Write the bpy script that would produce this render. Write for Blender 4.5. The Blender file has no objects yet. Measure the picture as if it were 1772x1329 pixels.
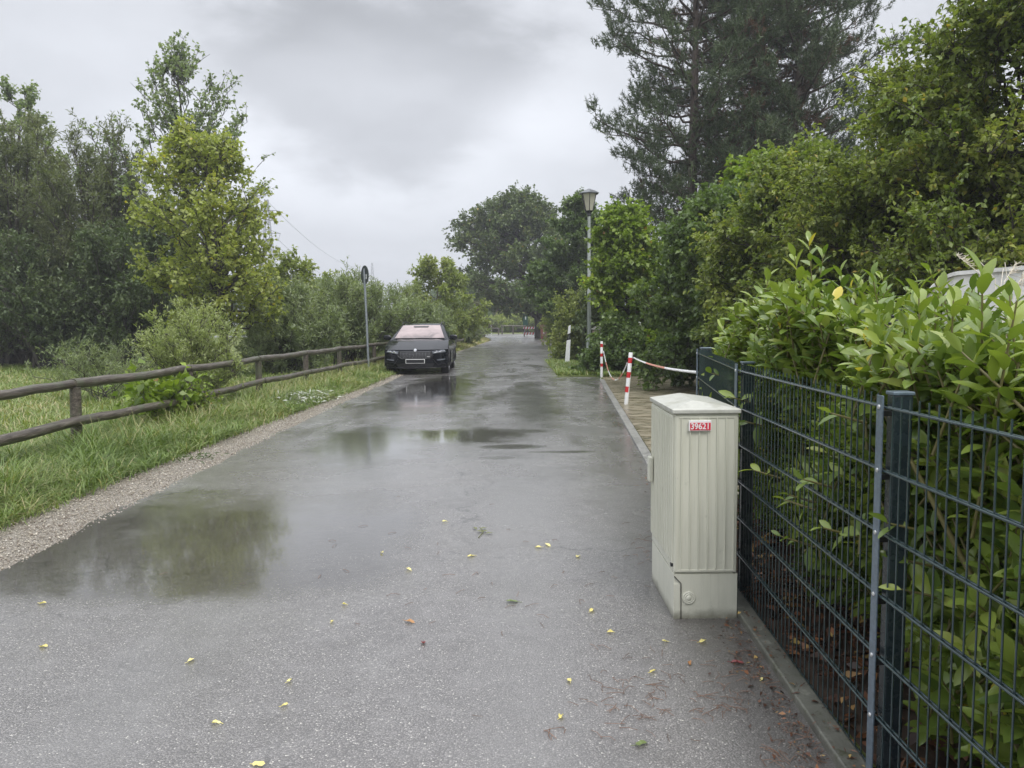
import bpy, bmesh, math, random
import numpy as np
from mathutils import Matrix, Vector
random.seed(7)
rng = np.random.default_rng(11)
S = bpy.context.scene
C = S.collection
R = math.radians

# ------------------------------------------------------------------ camera
W, H, F = 1772.0, 1329.0, 1331.0
HOR = 556.0
EYE = 1.5
pitch = math.atan((H / 2 - HOR) / F)
cam_d = bpy.data.cameras.new('camera')
cam = bpy.data.objects.new('camera', cam_d)
C.objects.link(cam)
cam_d.sensor_width = 36
cam_d.lens = 36 * F / W
cam_d.clip_end = 3000
cam_d.clip_start = 0.05
CM = Matrix.Rotation(math.pi / 2 - pitch, 4, 'X') @ Matrix.Rotation(R(-0.5), 4, 'Z')
cam.matrix_world = Matrix.Translation((0, 0, EYE)) @ CM
S.camera = cam
RM = CM.to_3x3()


def G(px, py, z=0.0):
    """surveying helper: point of the plane height z seen at a photo pixel"""
    d = RM @ Vector(((px - W / 2) / F, -(py - H / 2) / F, -1))
    t = (z - EYE) / d.z
    return (d.x * t, d.y * t, z)


def Dp(px, py, dist):
    """point at forward distance dist"""
    d = RM @ Vector(((px - W / 2) / F, -(py - H / 2) / F, -1))
    t = dist / d.y
    return (d.x * t, dist, EYE + d.z * t)


# ------------------------------------------------------------------ world and sun
w = bpy.data.worlds.new("World")
S.world = w
w.use_nodes = True
nt = w.node_tree
nt.nodes.clear()


def N(t, typ, **kw):
    n = t.nodes.new(typ)
    for k, v in kw.items():
        setattr(n, k, v)
    return n


def mathn(t, op, a, b=None, c=None, clamp=False):
    n = N(t, 'ShaderNodeMath', operation=op, use_clamp=clamp)
    for i, v in enumerate((a, b, c)):
        if v is None:
            continue
        if isinstance(v, (int, float)):
            n.inputs[i].default_value = v
        else:
            t.links.new(v, n.inputs[i])
    return n.outputs[0]


def mixc(t, fac, a, b, blend='MIX'):
    n = N(t, 'ShaderNodeMix', data_type='RGBA', blend_type=blend)
    for i, v in ((0, fac), (6, a), (7, b)):
        if isinstance(v, (int, float)):
            n.inputs[i].default_value = v
        elif isinstance(v, tuple):
            n.inputs[i].default_value = (*v[:3], 1)
        else:
            t.links.new(v, n.inputs[i])
    return n.outputs[2]


def ramp(t, fac, stops):
    n = N(t, 'ShaderNodeValToRGB')
    t.links.new(fac, n.inputs[0])
    e = n.color_ramp.elements
    while len(e) < len(stops):
        e.new(0.5)
    for i, (p, c) in enumerate(stops):
        e[i].position = p
        e[i].color = (*c, 1) if isinstance(c, tuple) else (c, c, c, 1)
    return n.outputs[0]


def noise(t, vec, scale, detail=4, rough=0.5, dist=0.0):
    n = N(t, 'ShaderNodeTexNoise')
    n.inputs['Scale'].default_value = scale
    n.inputs['Detail'].default_value = detail
    n.inputs['Roughness'].default_value = rough
    n.inputs['Distortion'].default_value = dist
    if vec is not None:
        t.links.new(vec, n.inputs['Vector'])
    return n.outputs[0]


def smooth(t, v, lo, hi, to0=0.0, to1=1.0):
    n = N(t, 'ShaderNodeMapRange', interpolation_type='SMOOTHSTEP')
    t.links.new(v, n.inputs[0])
    n.inputs[1].default_value = lo
    n.inputs[2].default_value = hi
    n.inputs[3].default_value = to0
    n.inputs[4].default_value = to1
    return n.outputs[0]


SUN_EL, SUN_AZ = R(55), R(-150)
sky = N(nt, 'ShaderNodeTexSky', sky_type='NISHITA')
sky.sun_disc = False
sky.sun_elevation = SUN_EL
sky.sun_rotation = R(150)
tc = N(nt, 'ShaderNodeTexCoord')
dirv = tc.outputs['Generated']
sep = N(nt, 'ShaderNodeSeparateXYZ')
nt.links.new(dirv, sep.inputs[0])
mp = N(nt, 'ShaderNodeMapping')
nt.links.new(dirv, mp.inputs[0])
mp.inputs['Scale'].default_value = (1, 1, 2.2)
n1 = noise(nt, mp.outputs[0], 2.3, 6, 0.5, 0.3)
n2 = noise(nt, mp.outputs[0], 6.5, 5, 0.55, 0.2)
el = sep.outputs[2]
# overcast: brighter towards the zenith
base = mathn(nt, 'MULTIPLY', mathn(nt, 'ADD', mathn(nt, 'MULTIPLY', smooth(nt, el, 0.38, 0.95), 0.95), 0.48), 1.0)


def blob(px, py, sx, sz):
    d = RM @ Vector(((px - W / 2) / F, -(py - H / 2) / F, -1))
    d.normalize()
    m = N(nt, 'ShaderNodeMapping')
    nt.links.new(dirv, m.inputs[0])
    m.inputs['Location'].default_value = (-d.x / sx, -d.y / 0.5, -d.z / sz)
    m.inputs['Scale'].default_value = (1 / sx, 1 / 0.5, 1 / sz)
    l = N(nt, 'ShaderNodeVectorMath', operation='LENGTH')
    nt.links.new(m.outputs[0], l.inputs[0])
    wob = mathn(nt, 'MULTIPLY', mathn(nt, 'SUBTRACT', n2, 0.5), 1.5)
    return mathn(nt, 'ADD', l.outputs['Value'], wob)


dark = smooth(nt, blob(670, 130, 0.19, 0.12), 0.62, 1.35, 1, 0)
halo = smooth(nt, blob(640, 240, 0.20, 0.085), 0.7, 1.5, 1, 0)
halo2 = smooth(nt, blob(940, 200, 0.10, 0.05), 0.3, 1.3, 1, 0)
v = mathn(nt, 'ADD', base, mathn(nt, 'MULTIPLY', mathn(nt, 'SUBTRACT', n1, 0.5), 0.15))
v = mathn(nt, 'ADD', v, mathn(nt, 'MULTIPLY', mathn(nt, 'SUBTRACT', n2, 0.5), 0.16))
v = mathn(nt, 'ADD', v, mathn(nt, 'MULTIPLY', halo, 0.12))
v = mathn(nt, 'ADD', v, mathn(nt, 'MULTIPLY', halo2, 0.09))
v = mathn(nt, 'SUBTRACT', v, mathn(nt, 'MULTIPLY', dark, 0.19))
col = N(nt, 'ShaderNodeCombineColor')
nt.links.new(mathn(nt, 'MULTIPLY', v, 0.955), col.inputs[0])
nt.links.new(mathn(nt, 'MULTIPLY', v, 0.985), col.inputs[1])
nt.links.new(mathn(nt, 'MULTIPLY', v, 1.05), col.inputs[2])
b1 = N(nt, 'ShaderNodeBackground')
nt.links.new(col.outputs[0], b1.inputs[0])
b1.inputs[1].default_value = 0.96
b2 = N(nt, 'ShaderNodeBackground')
nt.links.new(sky.outputs[0], b2.inputs[0])
b2.inputs[1].default_value = 0.05
mx = N(nt, 'ShaderNodeMixShader')
mx.inputs[0].default_value = 0.93
nt.links.new(b2.outputs[0], mx.inputs[1])
nt.links.new(b1.outputs[0], mx.inputs[2])
wo = N(nt, 'ShaderNodeOutputWorld')
nt.links.new(mx.outputs[0], wo.inputs[0])

sl = bpy.data.lights.new('sun', 'SUN')
sl.energy = 1.2
sl.angle = R(25)
sl.color = (1.0, 0.97, 0.93)
so = bpy.data.objects.new('sun', sl)
C.objects.link(so)
so.rotation_euler = (math.pi / 2 - SUN_EL, 0, R(150) * -1 + math.pi)
S.view_settings.view_transform = 'Standard'
S.view_settings.look = 'None'
S.view_settings.exposure = 0.88
S.view_settings.gamma = 1.0
S.cycles.max_bounces = 6
S.cycles.transparent_max_bounces = 8
S.cycles.volume_bounces = 0
S.cycles.use_denoising = True

# ------------------------------------------------------------------ helpers


def tag(o, label=None, cat=None, group=None, kind=None):
    if label: o['label'] = label
    if cat: o['category'] = cat
    if group: o['group'] = group
    if kind: o['kind'] = kind
    return o


def empty(name, loc, label, cat, group=None, rz=0.0):
    o = bpy.data.objects.new(name, None)
    o.empty_display_size = 0.2
    C.objects.link(o)
    o.location = loc
    o.rotation_euler = (0, 0, rz)
    return tag(o, label, cat, group)


def mesh_np(name, verts, faces, mat, parent=None, smooth=False, tint=None, loc=None):
    """faces: list of int arrays (M,k)"""
    me = bpy.data.meshes.new(name)
    verts = np.asarray(verts, dtype=np.float32).reshape(-1, 3)
    fl = [np.asarray(f, dtype=np.int32) for f in (faces if isinstance(faces, list) else [faces]) if len(f)]
    me.vertices.add(len(verts))
    me.vertices.foreach_set('co', verts.ravel())
    nl = sum(f.size for f in fl)
    npoly = sum(len(f) for f in fl)
    me.loops.add(nl)
    me.loops.foreach_set('vertex_index', np.concatenate([f.ravel() for f in fl]))
    me.polygons.add(npoly)
    starts, s = [], 0
    for f in fl:
        starts.append(s + np.arange(len(f)) * f.shape[1])
        s += f.size
    me.polygons.foreach_set('loop_start', np.concatenate(starts).astype(np.int32))
    if smooth:
        me.polygons.foreach_set('use_smooth', np.ones(npoly, dtype=bool))
    me.update(calc_edges=True)
    if tint is not None:
        a = me.attributes.new('tint', 'FLOAT', 'FACE')
        a.data.foreach_set('value', np.asarray(tint, dtype=np.float32))
    me.materials.append(mat)
    o = bpy.data.objects.new(name, me)
    C.objects.link(o)
    if parent: o.parent = parent
    if loc: o.location = loc
    return o


class MB:
    def __init__(s):
        s.v, s.f, s.n, s.q = [], [], 0, []

    def add(s, v, f):
        v = np.asarray(v, dtype=float).reshape(-1, 3)
        s.v.append(v)
        for q in f:
            s.f.append([i + s.n for i in q])
        s.n += len(v)
        return s

    def box(s, a, b, M=None):
        x0, y0, z0 = a
        x1, y1, z1 = b
        v = [(x0, y0, z0), (x1, y0, z0), (x1, y1, z0), (x0, y1, z0), (x0, y0, z1), (x1, y0, z1), (x1, y1, z1), (x0, y1, z1)]
        if M is not None: v = [tuple(M @ Vector(p)) for p in v]
        return s.add(v, [(3, 2, 1, 0), (4, 5, 6, 7), (0, 1, 5, 4), (1, 2, 6, 5), (2, 3, 7, 6), (3, 0, 4, 7)])

    def tube(s, pts, rad, n=10, cap=True):
        pts = [Vector(p) for p in pts]
        if isinstance(rad, (int, float)): rad = [rad] * len(pts)
        v = []
        ref = None
        for i, p in enumerate(pts):
            t = (pts[min(i + 1, len(pts) - 1)] - pts[max(i - 1, 0)]).normalized()
            if ref is None:
                ref = t.orthogonal().normalized()
            a = (ref - t * ref.dot(t)).normalized()
            ref = a
            b = t.cross(a)
            for k in range(n):
                an = 2 * math.pi * k / n
                v.append(p + (a * math.cos(an) + b * math.sin(an)) * rad[i])
        f = []
        for i in range(len(pts) - 1):
            for k in range(n):
                k2 = (k + 1) % n
                f.append((i * n + k, i * n + k2, (i + 1) * n + k2, (i + 1) * n + k))
        if cap:
            f.append(tuple(reversed(range(n))))
            f.append(tuple(range((len(pts) - 1) * n, len(pts) * n)))
        return s.add([tuple(p) for p in v], f)

    def lathe(s, prof, n=16, c=(0, 0), M=None):
        v = []
        for r, z in prof:
            for k in range(n):
                a = 2 * math.pi * k / n + (math.pi / n)
                v.append((c[0] + r * math.cos(a), c[1] + r * math.sin(a), z))
        if M is not None: v = [tuple(M @ Vector(p)) for p in v]
        f = []
        for i in range(len(prof) - 1):
            for k in range(n):
                k2 = (k + 1) % n
                f.append((i * n + k, i * n + k2, (i + 1) * n + k2, (i + 1) * n + k))
        f.append(tuple(reversed(range(n))))
        f.append(tuple(range((len(prof) - 1) * n, len(prof) * n)))
        return s.add(v, f)

    def grid(s, P):
        """P[i][j] points"""
        a, b = len(P), len(P[0])
        v = [p for r in P for p in r]
        return s.add(v, [(i * b + j, (i + 1) * b + j, (i + 1) * b + j + 1, i * b + j + 1) for i in range(a - 1) for j in range(b - 1)])

    def build(s, name, mat, parent=None, smooth=False, bevel=0.0, loc=None, seg=2):
        me = bpy.data.meshes.new(name)
        me.from_pydata(np.concatenate(s.v).tolist(), [], s.f)
        me.materials.append(mat)
        me.update()
        if smooth:
            me.polygons.foreach_set('use_smooth', np.ones(len(me.polygons), dtype=bool))
            if smooth != 'all':
                try:
                    me.set_sharp_from_angle(angle=R(40))
                except Exception:
                    pass
        o = bpy.data.objects.new(name, me)
        C.objects.link(o)
        if parent: o.parent = parent
        if loc: o.location = loc
        if bevel:
            m = o.modifiers.new('bevel', 'BEVEL')
            m.width = bevel
            m.segments = seg
            m.limit_method = 'ANGLE'
            m.angle_limit = R(40)
        return o


# ------------------------------------------------------------------ materials
def newmat(name):
    m = bpy.data.materials.new(name)
    m.use_nodes = True
    t = m.node_tree
    return m, t, t.nodes['Principled BSDF']


def bump(t, bsdf, h, strength, dist=0.01):
    b = N(t, 'ShaderNodeBump')
    b.inputs['Strength'].default_value = strength
    b.inputs['Distance'].default_value = dist
    t.links.new(h, b.inputs['Height'])
    t.links.new(b.outputs[0], bsdf.inputs['Normal'])
    return b


def plain(name, c, rough=0.5, metal=0.0, var=0.12, scale=30.0, bmp=0.0, coat=0.0, c2=None, vscale=None):
    m, t, b = newmat(name)
    g = N(t, 'ShaderNodeTexCoord').outputs['Object']
    n = noise(t, g, scale, 5, 0.6)
    dk = tuple(x * (1 - var) for x in c)
    lt = tuple(min(1, x * (1 + var)) for x in c)
    colr = ramp(t, n, [(0.3, dk), (0.7, lt)])
    if c2 is not None:
        n3 = noise(t, g, vscale or 3.0, 5, 0.65)
        colr = mixc(t, smooth(t, n3, 0.5, 0.72), colr, c2)
    t.links.new(colr, b.inputs['Base Color'])
    t.links.new(ramp(t, n, [(0.3, rough * 0.8), (0.7, min(1, rough * 1.2))]), b.inputs['Roughness'])
    b.inputs['Metallic'].default_value = metal
    if coat:
        b.inputs['Coat Weight'].default_value = coat
        b.inputs['Coat Roughness'].default_value = 0.05
    if bmp:
        bump(t, b, n, bmp, 0.005)
    return m


def leafmat(name, stops, rough=0.45, trans=0.3, spec=0.5):
    m, t, b = newmat(name)
    a = N(t, 'ShaderNodeAttribute')
    a.attribute_name = 'tint'
    c = ramp(t, a.outputs['Fac'], stops)
    t.links.new(c, b.inputs['Base Color'])
    b.inputs['Roughness'].default_value = rough
    b.inputs['Specular IOR Level'].default_value = spec
    tr = N(t, 'ShaderNodeBsdfTranslucent')
    tc_ = mixc(t, 1.0, c, (1.25, 1.35, 0.55), 'MULTIPLY')
    t.links.new(tc_, tr.inputs[0])
    ms = N(t, 'ShaderNodeMixShader')
    ms.inputs[0].default_value = trans
    t.links.new(b.outputs[0], ms.inputs[1])
    t.links.new(tr.outputs[0], ms.inputs[2])
    t.links.new(ms.outputs[0], t.nodes['Material Output'].inputs[0])
    return m


def bark(name, c):
    m, t, b = newmat(name)
    g = N(t, 'ShaderNodeTexCoord').outputs['Object']
    mpn = N(t, 'ShaderNodeMapping')
    t.links.new(g, mpn.inputs[0])
    mpn.inputs['Scale'].default_value = (9, 9, 2)
    n = noise(t, mpn.outputs[0], 2.5, 6, 0.65)
    t.links.new(ramp(t, n, [(0.3, tuple(x * 0.55 for x in c)), (0.7, tuple(x * 1.4 for x in c))]), b.inputs['Base Color'])
    b.inputs['Roughness'].default_value = 0.75
    bump(t, b, n, 0.7, 0.03)
    return m


M = {}
M['bark'] = bark('bark', (0.07, 0.06, 0.05))
M['bark_pine'] = bark('bark_pine', (0.085, 0.062, 0.05))
M['bark_grey'] = bark('bark_grey', (0.16, 0.15, 0.13))
M['willow'] = leafmat('willow_leaves', [(0, (0.10, 0.125, 0.06)), (0.5, (0.16, 0.185, 0.095)), (1, (0.24, 0.26, 0.14))], 0.5, 0.35)
M['willow_dark'] = leafmat('willow_dark_leaves', [(0, (0.06, 0.09, 0.035)), (0.6, (0.10, 0.14, 0.055)), (1, (0.16, 0.20, 0.08))], 0.5, 0.25)
M['silver'] = leafmat('silver_leaves', [(0, (0.17, 0.22, 0.11)), (0.6, (0.26, 0.31, 0.17)), (1, (0.38, 0.42, 0.27))], 0.5, 0.35)
M['poplar'] = leafmat('poplar_leaves', [(0, (0.15, 0.20, 0.10)), (0.6, (0.22, 0.28, 0.14)), (1, (0.33, 0.38, 0.20))], 0.4, 0.4)
M['linden'] = leafmat('linden_leaves', [(0, (0.24, 0.285, 0.08)), (0.6, (0.34, 0.38, 0.10)), (0.88, (0.40, 0.41, 0.10)), (1, (0.55, 0.46, 0.07))], 0.45, 0.4)
M['bushgreen'] = leafmat('bush_leaves', [(0, (0.19, 0.24, 0.06)), (0.6, (0.28, 0.33, 0.095)), (1, (0.40, 0.42, 0.15))], 0.45, 0.35)
M['paleshrub'] = leafmat('pale_willow_leaves', [(0, (0.22, 0.28, 0.10)), (0.6, (0.34, 0.39, 0.17)), (1, (0.50, 0.53, 0.31))], 0.5, 0.35)
M['hornbeam'] = leafmat('hornbeam_leaves', [(0, (0.11, 0.165, 0.035)), (0.5, (0.20, 0.255, 0.055)), (0.9, (0.32, 0.35, 0.09)), (1, (0.42, 0.32, 0.08))], 0.4, 0.36)
M['dkgreen'] = leafmat('dark_green_leaves', [(0, (0.075, 0.125, 0.04)), (0.6, (0.125, 0.185, 0.06)), (1, (0.20, 0.26, 0.09))], 0.4, 0.35)
M['oak'] = leafmat('oak_leaves', [(0, (0.07, 0.105, 0.035)), (0.6, (0.12, 0.165, 0.055)), (0.93, (0.19, 0.22, 0.07)), (1, (0.26, 0.20, 0.04))], 0.45, 0.25)
M['vine'] = leafmat('vine_leaves', [(0, (0.12, 0.19, 0.03)), (0.55, (0.20, 0.28, 0.04)), (0.9, (0.30, 0.40, 0.05)), (1, (0.33, 0.20, 0.07))], 0.4, 0.38)
M['needle'] = leafmat('pine_needle_leaves', [(0, (0.045, 0.072, 0.03)), (0.6, (0.08, 0.115, 0.05)), (0.88, (0.135, 0.165, 0.08)), (1, (0.25, 0.16, 0.09))], 0.55, 0.1)
M['rustneedle'] = leafmat('rust_needle_leaves', [(0, (0.07, 0.055, 0.03)), (0.6, (0.15, 0.085, 0.05)), (1, (0.25, 0.13, 0.08))], 0.6, 0.1)
M['laurel'] = leafmat('laurel_leaves', [(0, (0.07, 0.125, 0.028)), (0.45, (0.155, 0.225, 0.045)), (0.8, (0.265, 0.33, 0.065)), (0.95, (0.38, 0.42, 0.11)), (1, (0.6, 0.5, 0.08))], 0.27, 0.27, 0.5)
M['grass'] = leafmat('grass_blades', [(0, (0.09, 0.145, 0.035)), (0.5, (0.17, 0.245, 0.06)), (0.82, (0.27, 0.31, 0.11)), (0.93, (0.34, 0.31, 0.16)), (1, (0.46, 0.40, 0.23))], 0.45, 0.3)
M['drygrass'] = leafmat('dry_grass_blades', [(0, (0.14, 0.19, 0.055)), (0.5, (0.27, 0.28, 0.11)), (1, (0.5, 0.43, 0.24))], 0.6, 0.3)
M['litter'] = leafmat('leaf_litter', [(0, (0.035, 0.018, 0.012)), (0.5, (0.13, 0.055, 0.03)), (0.85, (0.30, 0.13, 0.06)), (1, (0.5, 0.36, 0.12))], 0.5, 0.1)
M['fallen'] = leafmat('fallen_leaf_yellow', [(0, (0.72, 0.62, 0.22)), (1, (0.85, 0.76, 0.35))], 0.4, 0.2)
M['fallenbrown'] = leafmat('fallen_leaf_brown', [(0, (0.35, 0.16, 0.07)), (1, (0.5, 0.3, 0.1))], 0.4, 0.1)
M['fallengreen'] = leafmat('fallen_leaf_green', [(0, (0.10, 0.16, 0.05)), (1, (0.16, 0.2, 0.07))], 0.4, 0.1)
M['fallenred'] = leafmat('fallen_leaf_red', [(0, (0.16, 0.03, 0.025)), (1, (0.2, 0.03, 0.03))], 0.4, 0.1)
M['russet'] = leafmat('russet_leaves', [(0, (0.13, 0.11, 0.07)), (1, (0.26, 0.21, 0.14))], 0.5, 0.2)

M['galv'] = plain('galvanised_steel', (0.30, 0.33, 0.36), 0.45, 0.6, 0.25, 40, 0.1)
M['antsteel'] = plain('anthracite_powder_coat', (0.022, 0.034, 0.042), 0.28, 0.0, 0.15, 25, coat=0.3)
M['antwire'] = plain('coated_wire', (0.03, 0.052, 0.056), 0.22, 0.1, 0.2, 25, coat=0.5)
M['strip'] = plain('clamp_strip_coat', (0.13, 0.17, 0.21), 0.35, 0.2, 0.3, 60, 0.1, coat=0.3)
M['bolt'] = plain('bolt_zinc', (0.7, 0.7, 0.7), 0.3, 0.8, 0.1)
M['polegrey'] = plain('lamp_pole_paint', (0.33, 0.36, 0.33), 0.45, 0.1, 0.15, 12, 0.05, c2=(0.19, 0.22, 0.19))
M['black'] = plain('black_plastic', (0.012, 0.012, 0.014), 0.4, 0, 0.2)
M['blackiron'] = plain('lantern_iron', (0.03, 0.032, 0.035), 0.4, 0.2, 0.2)
M['white'] = plain('white_plastic', (0.72, 0.73, 0.72), 0.35, 0, 0.05, 12, c2=(0.55, 0.56, 0.53))
M['whitepaint'] = plain('white_paint', (0.8, 0.8, 0.79), 0.3, 0, 0.04, 12, c2=(0.62, 0.62, 0.58), vscale=9, coat=0.2)
M['red'] = plain('red_paint', (0.55, 0.025, 0.03), 0.3, 0, 0.1, 20, coat=0.2)
M['chainred'] = plain('faded_red_plastic', (0.62, 0.30, 0.22), 0.4, 0, 0.15)
M['rubber'] = plain('tyre_rubber', (0.018, 0.018, 0.02), 0.6, 0, 0.2)
M['rim'] = plain('wheel_alloy', (0.35, 0.35, 0.37), 0.25, 0.85, 0.1)
M['brown'] = plain('bin_brown_plastic', (0.17, 0.055, 0.045), 0.45, 0, 0.15)
M['pinkwall'] = plain('terracotta_post', (0.5, 0.3, 0.25), 0.7, 0, 0.1)
M['signback'] = plain('sign_back', (0.055, 0.07, 0.065), 0.45, 0.2, 0.1)
M['darkgreen_sign'] = plain('info_sign_green', (0.02, 0.08, 0.06), 0.4)
M['steelpylon'] = plain('pylon_steel', (0.28, 0.29, 0.3), 0.5, 0.4, 0.1)
M['wire'] = plain('power_wire', (0.3, 0.31, 0.33), 0.5, 0.2)
M['plaster'] = plain('white_render_wall', (0.84, 0.83, 0.80), 0.7, 0, 0.06, 8, c2=(0.45, 0.45, 0.42), vscale=2.5)
M['roof'] = plain('roof_tile', (0.25, 0.13, 0.1), 0.7)
M['plume'] = plain('grass_plume', (0.72, 0.66, 0.55), 0.8)


def lantern_glass():
    m, t, b = newmat('opal_lantern_glass')
    b.inputs['Base Color'].default_value = (0.72, 0.70, 0.60, 1)
    b.inputs['Roughness'].default_value = 0.25
    tr = N(t, 'ShaderNodeBsdfTranslucent')
    tr.inputs[0].default_value = (0.85, 0.83, 0.7, 1)
    ms = N(t, 'ShaderNodeMixShader')
    ms.inputs[0].default_value = 0.55
    t.links.new(b.outputs[0], ms.inputs[1])
    t.links.new(tr.outputs[0], ms.inputs[2])
    t.links.new(ms.outputs[0], t.nodes['Material Output'].inputs[0])
    return m


M['opal'] = lantern_glass()


def wood_mat():
    m, t, b = newmat('weathered_round_timber')
    g = N(t, 'ShaderNodeTexCoord').outputs['Object']
    n = noise(t, g, 3.0, 6, 0.6)
    mpn = N(t, 'ShaderNodeMapping')
    t.links.new(g, mpn.inputs[0])
    mpn.inputs['Scale'].default_value = (22, 1.6, 22)
    n2_ = noise(t, mpn.outputs[0], 2.0, 6, 0.6, 0.6)
    c = ramp(t, n2_, [(0.3, (0.035, 0.027, 0.021)), (0.5, (0.085, 0.07, 0.055)), (0.75, (0.22, 0.195, 0.16))])
    c = mixc(t, smooth(t, n, 0.48, 0.7), c, (0.09, 0.10, 0.06))
    t.links.new(c, b.inputs['Base Color'])
    b.inputs['Roughness'].default_value = 0.42
    bump(t, b, n2_, 0.6, 0.012)
    return m


M['wood'] = wood_mat()


def ground_mat():
    m, t, b = newmat('meadow_ground')
    g = N(t, 'ShaderNodeNewGeometry').outputs['Position']
    n = noise(t, g, 0.35, 6, 0.6)
    n2_ = noise(t, g, 6.0, 6, 0.7)
    n3 = noise(t, g, 45.0, 4, 0.7)
    c = ramp(t, n, [(0.3, (0.11, 0.15, 0.04)), (0.5, (0.17, 0.20, 0.06)), (0.7, (0.24, 0.25, 0.095))])
    c = mixc(t, smooth(t, n2_, 0.42, 0.7), c, (0.10, 0.14, 0.035))
    c = mixc(t, smooth(t, n3, 0.5, 0.75), c, (0.07, 0.065, 0.03))
    t.links.new(c, b.inputs['Base Color'])
    b.inputs['Roughness'].default_value = 0.9
    b.inputs['Specular IOR Level'].default_value = 0.2
    bump(t, b, mathn(t, 'ADD', n2_, n3), 0.8, 0.08)
    return m


M['ground'] = ground_mat()


def gravel_mat():
    m, t, b = newmat('wet_gravel')
    g = N(t, 'ShaderNodeNewGeometry').outputs['Position']
    vo = N(t, 'ShaderNodeTexVoronoi')
    vo.inputs['Scale'].default_value = 110
    t.links.new(g, vo.inputs['Vector'])
    sp = N(t, 'ShaderNodeSeparateColor')
    t.links.new(vo.outputs['Color'], sp.inputs[0])
    c = ramp(t, sp.outputs[0], [(0.0, (0.19, 0.16, 0.125)), (0.4, (0.33, 0.295, 0.235)), (0.75, (0.47, 0.425, 0.345)), (1.0, (0.65, 0.59, 0.52))])
    c = mixc(t, smooth(t, vo.outputs['Distance'], 0.35, 0.7), c, (0.09, 0.075, 0.06))
    n = noise(t, g, 1.4, 6, 0.65)
    c = mixc(t, smooth(t, n, 0.52, 0.75, 0, 0.55), c, (0.20, 0.16, 0.12))
    t.links.new(c, b.inputs['Base Color'])
    b.inputs['Roughness'].default_value = 0.55
    h = mathn(t, 'SUBTRACT', 1.0, vo.outputs['Distance'])
    bump(t, b, h, 0.9, 0.012)
    return m


M['gravel'] = gravel_mat()
M['stone'] = plain('gravel_stone', (0.42, 0.37, 0.32), 0.5, 0, 0.45, 14)

PUD = []  # (x, y, rx, ry, strength)


def puddle_list():
    def pp(px, py, rxp, y0, y1, s):
        c = G(px, py)
        a = G(px, y0)[1]
        b_ = G(px, y1)[1]
        PUD.append((c[0], (a + b_) / 2, rxp / F * c[1], abs(a - b_) / 2, s))
    PUD.append((-2.1, 5.45, 1.5, 1.55, 0.93))
    pp(640, 770, 110, 735, 815, 0.75)
    pp(790, 757, 130, 742, 772, 1.0)
    pp(885, 774, 62, 770, 779, 0.75)
    pp(860, 794, 40, 791, 797, 0.5)
    pp(965, 783, 66, 781, 786, 0.6)
    pp(900, 748, 70, 743, 752, 0.6)
    pp(700, 792, 80, 786, 798, 0.55)
    pp(925, 700, 50, 665, 755, 0.45)
    pp(745, 680, 75, 650, 720, 0.95)
    pp(830, 625, 60, 600, 660, 0.3)
    pp(880, 590, 30, 583, 600, 0.35)


puddle_list()


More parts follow.
